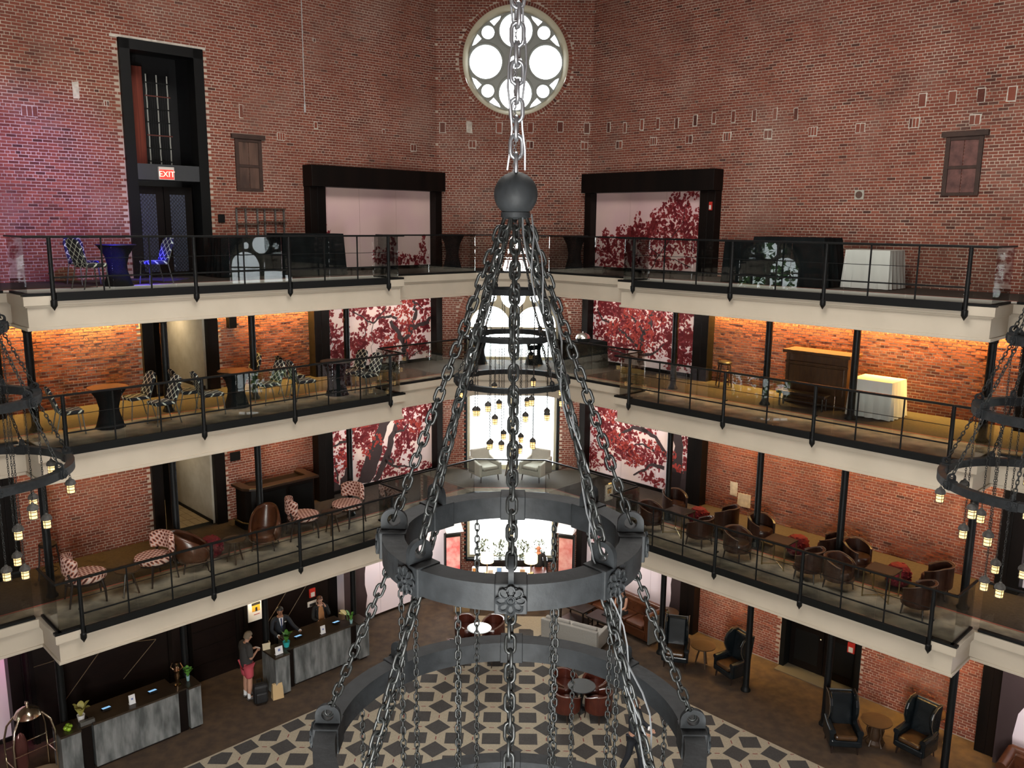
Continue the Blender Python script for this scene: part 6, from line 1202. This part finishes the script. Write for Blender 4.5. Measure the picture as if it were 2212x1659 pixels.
def person(label, loc, rz, J, top, legs, hairm, skinm=SKIN, hair_len=.0, shoes=None, bald=False, k=K, sleeve='long', bulk=1.0, hem=-.03):
    """J: joint positions; top/legs: (material, length) for clothes"""
    r = thing('person', label, 'person', loc, rz); grow(r, k); g = {a: Vector(b) for a, b in J.items()}
    N = {'pel': (g['pel'], (.125,.095)), 'wai': (g['pel'].lerp(g['che'], .5), (.12,.09)), 'che': (g['che'], (.145,.10)), 'nb': (g['che'].lerp(g['nek'], .7), (.10,.075)), 'nek': (g['nek'], .052), 'jaw': (g['nek'].lerp(g['hed'], .55), (.062,.068)), 'hed': (g['hed'], (.077,.092)), 'crn': (g['hed']+(g['hed']-g['nek']).normalized()*.09, (.055,.065))}
    E = [('pel','wai'),('wai','che'),('che','nb'),('nb','nek'),('nek','jaw'),('jaw','hed'),('hed','crn')]
    for s_, sx in (('L', -1), ('R', 1)):
        N['sh'+s_] = (g['sh'+s_], .055); N['el'+s_] = (g['el'+s_], .042); N['wr'+s_] = (g['wr'+s_], .028); E += [('nb','sh'+s_),('sh'+s_,'el'+s_),('el'+s_,'wr'+s_)]
        d = (g['wr'+s_]-g['el'+s_]).normalized(); N['pa'+s_] = (g['wr'+s_]+d*.05, (.030,.020)); N['pe'+s_] = (g['wr'+s_]+d*.085, (.032,.016)); E += [('wr'+s_,'pa'+s_),('pa'+s_,'pe'+s_)]
        sd = d.cross(Vector((0,0,1))); sd = sd.normalized() if sd.length > .1 else Vector((1,0,0)); dn = sd.cross(d).normalized()
        for i in range(4):
            o_ = sd*((i-1.5)*.019); ln = (.062,.072,.068,.052)[i]; b0 = g['wr'+s_]+d*.075+o_; N['f%d%s*' % (i, s_)] = (b0, .009); N['g%d%s' % (i, s_)] = (b0+d*ln*.55-dn*.006, .008); N['h%d%s' % (i, s_)] = (b0+d*ln-dn*.022, .007); E += [('f%d%s*' % (i, s_), 'g%d%s' % (i, s_)), ('g%d%s' % (i, s_), 'h%d%s' % (i, s_))]
        t0 = g['wr'+s_]+d*.03+sd*(-sx)*.025; N['t0%s*' % s_] = (t0, .010); N['t1'+s_] = (t0+d*.03+sd*(-sx)*.022, .009); N['t2'+s_] = (t0+d*.058+sd*(-sx)*.026-dn*.01, .008); E += [('t0%s*' % s_, 't1'+s_), ('t1'+s_, 't2'+s_)]
        N['hi'+s_] = (g['hi'+s_], .088); N['kn'+s_] = (g['kn'+s_], .058*bulk); N['ca'+s_] = (g['kn'+s_].lerp(g['an'+s_], .35), .06*bulk); N['an'+s_] = (g['an'+s_], .036); N['to'+s_] = (g['to'+s_], (.036,.024)); E += [('pel','hi'+s_),('hi'+s_,'kn'+s_),('kn'+s_,'ca'+s_),('ca'+s_,'an'+s_),('an'+s_,'to'+s_)]
    skin_obj('body', N, E, skinm, r, 1)
    # face: local frame of the head
    up = (g['hed']-g['nek']).normalized(); fwd = Vector(J.get('look', (0,-1,0))).normalized(); fwd = (fwd-up*fwd.dot(up)).normalized(); rt = fwd.cross(up)
    h = g['hed']
    pt(r, lambda b: b.tube([h+fwd*.078+up*.012, h+fwd*.108-up*.018, h+fwd*.085-up*.028], [.010,.014,.010], 6), 'nose', skinm, smooth=True)
    for sg in (-1, 1):
        pt(r, lambda b: b.blob(h+rt*(sg*.078)-up*.005-fwd*.0, (.014,.022,.030), 8, 6), 'ear', skinm, smooth=True); pt(r, lambda b: b.blob(h+fwd*.083+rt*(sg*.032)+up*.016, (.012,.010,.008), 8, 6), 'eye', BLACK, smooth=True)
    pt(r, lambda b: b.tube([h+fwd*.082-up*.052-rt*.024, h+fwd*.088-up*.054, h+fwd*.082-up*.052+rt*.024], .006, 5), 'mouth', mat('lips', (.30,.10,.08), .5), smooth=True)
    if not bald:
        c = h+up*.028-fwd*.018
        def hr(b):
            n, m_ = 16, 9; o = len(b.v)
            for i in range(m_+1):
                ph = pi*.60*i/m_
                for q in range(n):
                    a = 2*pi*q/n; fr = cos(a); lim = 1.0 if fr < .35 else .62
                    p_ = ph*lim; v = up*(.108*cos(p_))+(fwd*cos(a)*.104+rt*sin(a)*.092)*sin(p_)
                    if hair_len and i >= m_-1 and fr < .35: v -= up*hair_len*(1 if i == m_ else .5)
                    b.v.append(tuple(c+v*RND.uniform(.97, 1.04)))
            for i in range(m_):
                for q in range(n): q2 = (q+1)%n; b.f.append((o+i*n+q, o+i*n+q2, o+(i+1)*n+q2, o+(i+1)*n+q))
        pt(r, hr, 'hair', hairm, smooth='all')
    # clothes as slightly larger skins
    tm = top; ex_ = .018+(bulk-1)*.18
    T_ = {'pel': (g['pel']+Vector((0,0,hem)), (.138+ex_,.112+ex_)), 'wai': (g['pel'].lerp(g['che'], .5), (.125+ex_,.095+ex_)), 'che': (g['che'], (.15+ex_,.105+ex_)), 'nb': (g['che'].lerp(g['nek'], .72), (.10,.075))}
    TE = [('pel','wai'),('wai','che'),('che','nb')]
    for s_ in 'LR':
        T_['sh'+s_] = (g['sh'+s_], .07*bulk); TE.append(('nb','sh'+s_))
        if sleeve == 'long': T_['el'+s_] = (g['el'+s_], .057); T_['wr'+s_] = (g['el'+s_].lerp(g['wr'+s_], .95), .042); TE += [('sh'+s_,'el'+s_),('el'+s_,'wr'+s_)]
        elif sleeve == 'short': T_['el'+s_] = (g['sh'+s_].lerp(g['el'+s_], .9), .072*bulk); TE.append(('sh'+s_,'el'+s_))
    skin_obj('top', T_, TE, tm, r, 1)
    lm, ll = legs
    P_ = {'pel': (g['pel']+Vector((0,0,-.03)), (.125,.10))}; PE = []
    for s_ in 'LR':
        P_['hi'+s_] = (g['hi'+s_], .104*bulk); PE.append(('pel','hi'+s_))
        if ll == 'short': P_['kn'+s_] = (g['hi'+s_].lerp(g['kn'+s_], .85), .092*bulk); PE.append(('hi'+s_,'kn'+s_))
        else: P_['kn'+s_] = (g['kn'+s_], .075); P_['an'+s_] = (g['kn'+s_].lerp(g['an'+s_], .95), .055); PE += [('hi'+s_,'kn'+s_),('kn'+s_,'an'+s_)]
    skin_obj('shorts' if ll == 'short' else 'trousers', P_, PE, lm, r, 1)
    for s_ in 'LR':
        a, t = g['an'+s_], g['to'+s_]; pt(r, lambda b: b.tube([Vector((a.x, a.y+.05, .035)), Vector((a.x, a.y, .05)), Vector((t.x, t.y+.02, .036)), Vector((t.x, t.y-.05, .026))], [.036,.046,.044,.026], 10), 'shoe', shoes or BLACK, smooth=True)
    return r, g, up, fwd, rt
def stand(**kw):
    J = dict(pel=(0,0,.95), che=(0,0,1.27), nek=(0,.005,1.50), hed=(0,-.02,1.635), shL=(-.185,0,1.43), shR=(.185,0,1.43), elL=(-.23,.02,1.13), elR=(.23,.02,1.13), wrL=(-.24,-.05,.88), wrR=(.24,-.05,.88), hiL=(-.095,0,.90), hiR=(.095,0,.90), knL=(-.10,-.015,.49), knR=(.10,-.015,.49), anL=(-.105,.02,.085), anR=(.105,.02,.085), toL=(-.115,-.14,.03), toR=(.115,-.14,.03)); J.update(kw); return J
GREYT = mat('charcoal_tshirt', (.045,.042,.040), .9, bump=.1, scale=20); CORAL = mat('coral_shorts', (.52,.075,.10), .8); HAIRG = mat('grey_brown_hair', (.20,.15,.10), .7, bump=.4, scale=40); HAIRB = mat('black_hair', (.012,.010,.009), .5); HAIRC = mat('chestnut_hair', (.09,.035,.018), .5); SUIT = mat('navy_suit', (.012,.015,.022), .75); TANB = mat('tan_blouse', (.42,.20,.08), .8); CARD = mat('black_cardigan', (.010,.010,.011), .85)
SHG = mat('grey_shoe', (.10,.09,.085), .7)
p1, g, up, fw_, rt_ = person('man in a charcoal t-shirt and coral shorts standing at the narrow desk', (-6.98, 21.05, 0), face(.75, .7), stand(hed=(0,-.08,1.61), nek=(0,-.02,1.48), elL=(-.25,.0,1.13), elR=(.25,.0,1.13), wrL=(-.10,-.22,1.20), wrR=(.09,-.22,1.21), look=(.1,-1,-.5)), GREYT, (CORAL, 'short'), HAIRG, shoes=SHG, sleeve='short', k=1.10, hair_len=.05, bulk=1.28, hem=-.19)
for x in (-.105, .105): pt(p1, lambda b: b.tube([(x,.02,.06),(x,.02,.20)], [.046,.043], 10), 'sock', WHITEP, smooth=True)
ph = thing('phone', 'white phone held by the man in coral shorts', 'phone', p1.matrix_world @ Vector((0,0,0)), 0); ph.location = Vector((-6.98,21.05,0))+Matrix.Rotation(face(.75,.7),3,'Z') @ Vector((0,-.31,1.24))*1.10; ph.rotation_euler = (.5,0,face(.75,.7)); pt(ph, lambda b: b.box(-.035,.035,-.07,.07,-.005,.005), 'body', WHITEP, bevel=.003)
p2, g, up, fw_, rt_ = person('man in a navy suit and tie behind the long reception desk', UN(-1, 7.1, 1.45, 0), face(.55, -.85), stand(elL=(-.27,-.12,1.17), elR=(.30,-.14,1.20), wrL=(-.16,-.36,1.09), wrR=(.42,-.36,1.10), hed=(0,-.04,1.64), look=(.2,-1,-.25)), SUIT, (SUIT, 'long'), HAIRB, SKIN2)
pt(p2, lambda b: b.prism([(-.055,.0),(.055,.0),(.0,-.0)], 0, 0) if False else b.add([(-.06,-.085,1.47),(.06,-.085,1.47),(.035,-.132,1.30),(0,-.140,1.20),(-.035,-.132,1.30)], [(0,1,2,3,4)]), 'shirt_front', WHITEP)
pt(p2, lambda b: b.hexa([(-.015,-.142,1.20),(.015,-.142,1.20),(.015,-.15,1.20),(-.015,-.15,1.20)], [(-.018,-.095,1.46),(.018,-.095,1.46),(.018,-.112,1.46),(-.018,-.112,1.46)]), 'tie', mat('navy_tie', (.015,.03,.10), .6)); pt(p2, lambda b: b.box(.075,.125,-.142,-.132,1.345,1.365), 'pocket_square', WHITEP)
for s_, w_ in (('L', (-.16,-.36,1.09)), ('R', (.42,-.36,1.10))): pt(p2, lambda b: b.tube([Vector(w_)+Vector((0,.03,.004)), Vector(w_)+Vector((0,0,0))], .044, 10), 'shirt_cuff', WHITEP, smooth=True)
p3, g, up, fw_, rt_ = person('woman in a tan blouse and black cardigan on the phone behind the desk', UN(-1, 5.75, 1.4, 0), face(.45, -.9), stand(elR=(.25,-.10,1.16), wrR=(.11,-.15,1.50), elL=(-.24,-.10,1.14), wrL=(-.12,-.30,1.10), look=(.25,-1,-.15)), CARD, (CARD, 'long'), HAIRC, hair_len=.11, k=1.0)
pt(p3, lambda b: b.add([(-.06,-.088,1.46),(.06,-.088,1.46),(.085,-.135,1.28),(.085,-.138,1.0),(-.085,-.138,1.0),(-.085,-.135,1.28)], [(0,1,2,3,4,5)]), 'blouse_front', TANB); pt(p3, lambda b: b.tube([(.10,-.10,1.66),(.105,-.13,1.60),(.085,-.15,1.54)], .016, 6), 'handset', BLACK, smooth=True)
p4, *_ = person('bald man in black seen from behind at the far counter', (1.0, 27.75, 0), face(-.2, -1), stand(), CARD, (CARD, 'long'), HAIRB, mat('skin_pink', (.62,.24,.13), .5), bald=True)
SEATJ = dict(pel=(0,.05,.52), che=(0,.03,.84), nek=(0,-.02,1.07), hed=(0,-.07,1.20), shL=(-.17,.0,1.0), shR=(.17,.0,1.0), elL=(-.20,-.1,.74), elR=(.20,-.1,.74), wrL=(-.12,-.34,.72), wrR=(.12,-.34,.72), hiL=(-.09,.0,.50), hiR=(.09,.0,.50), knL=(-.10,-.42,.52), knR=(.10,-.42,.52), anL=(-.10,-.46,.10), anR=(.10,-.46,.10), toL=(-.11,-.62,.03), toR=(.11,-.62,.03), look=(0,-1,-.4))
p5, *_ = person('seated woman in a black sleeveless top typing at the laptop on the sofa', (3.62, 25.38, .0), face(-.75, -.66), SEATJ, CARD, (CARD, 'long'), HAIRB, hair_len=.16, sleeve='none', shoes=WHITEP)
p6, *_ = person('man in a dark suit walking at the bottom picture edge', (3.0, 18.0, .01), face(.85, -.5), stand(elL=(-.24,-.08,1.15), elR=(.24,-.08,1.15), wrL=(-.10,-.30,1.10), wrR=(.12,-.32,1.12), anL=(-.105,.22,.12), knL=(-.10,.06,.50), toL=(-.11,.08,.03), anR=(.105,-.18,.085), toR=(.11,-.34,.03), knR=(.10,-.12,.5)), SUIT, (SUIT, 'long'), HAIRC, k=1.1)
pt(p6, lambda b: b.add([(-.05,-.088,1.47),(.05,-.088,1.47),(.03,-.137,1.30),(0,-.142,1.18),(-.03,-.137,1.30)], [(0,1,2,3,4)]), 'shirt_front', WHITEP)
for w_ in ((-.10,-.30,1.10), (.12,-.32,1.12)): pt(p6, lambda b: b.tube([Vector(w_)+Vector((0,.04,0)), Vector(w_)], .045, 10), 'shirt_cuff', WHITEP, smooth=True)
# ================================================================== EFFECT LIGHTS (event spots, downlights)
spot('blue_event_spot', UN(-1, 13.5, 5.2, 14.8), UN(-1, 10.3, 1.5, FL[3]), 7000, (.03, .02, 1), 18, .7)
spot('purple_event_spot', UN(-1, 12.5, 7.5, 16.5), UN(-1, 12.2, .0, 13.0), 1500, (.42, .10, 1), 46, 1.0)
spot('magenta_spot', UN(-1, 13.9, .9, 3.4), UN(-1, 13.65, .0, 1.2), 60, (1, .1, .6), 60, .6)
for s in (-1, 1):
    for u in (6.4, 9.0, 11.7):
        for k, pw in ((0, 45), (1, 18), (2, 8)):
            if s < 0 and k == 0: n_ = 1.4
            else: n_ = .9
            spot('downlight', UN(s, u, n_, FL[k+1]-SLT-.03), UN(s, u, n_*.55, FL[k]), pw, (1, .66, .30), 95, .8, .04)
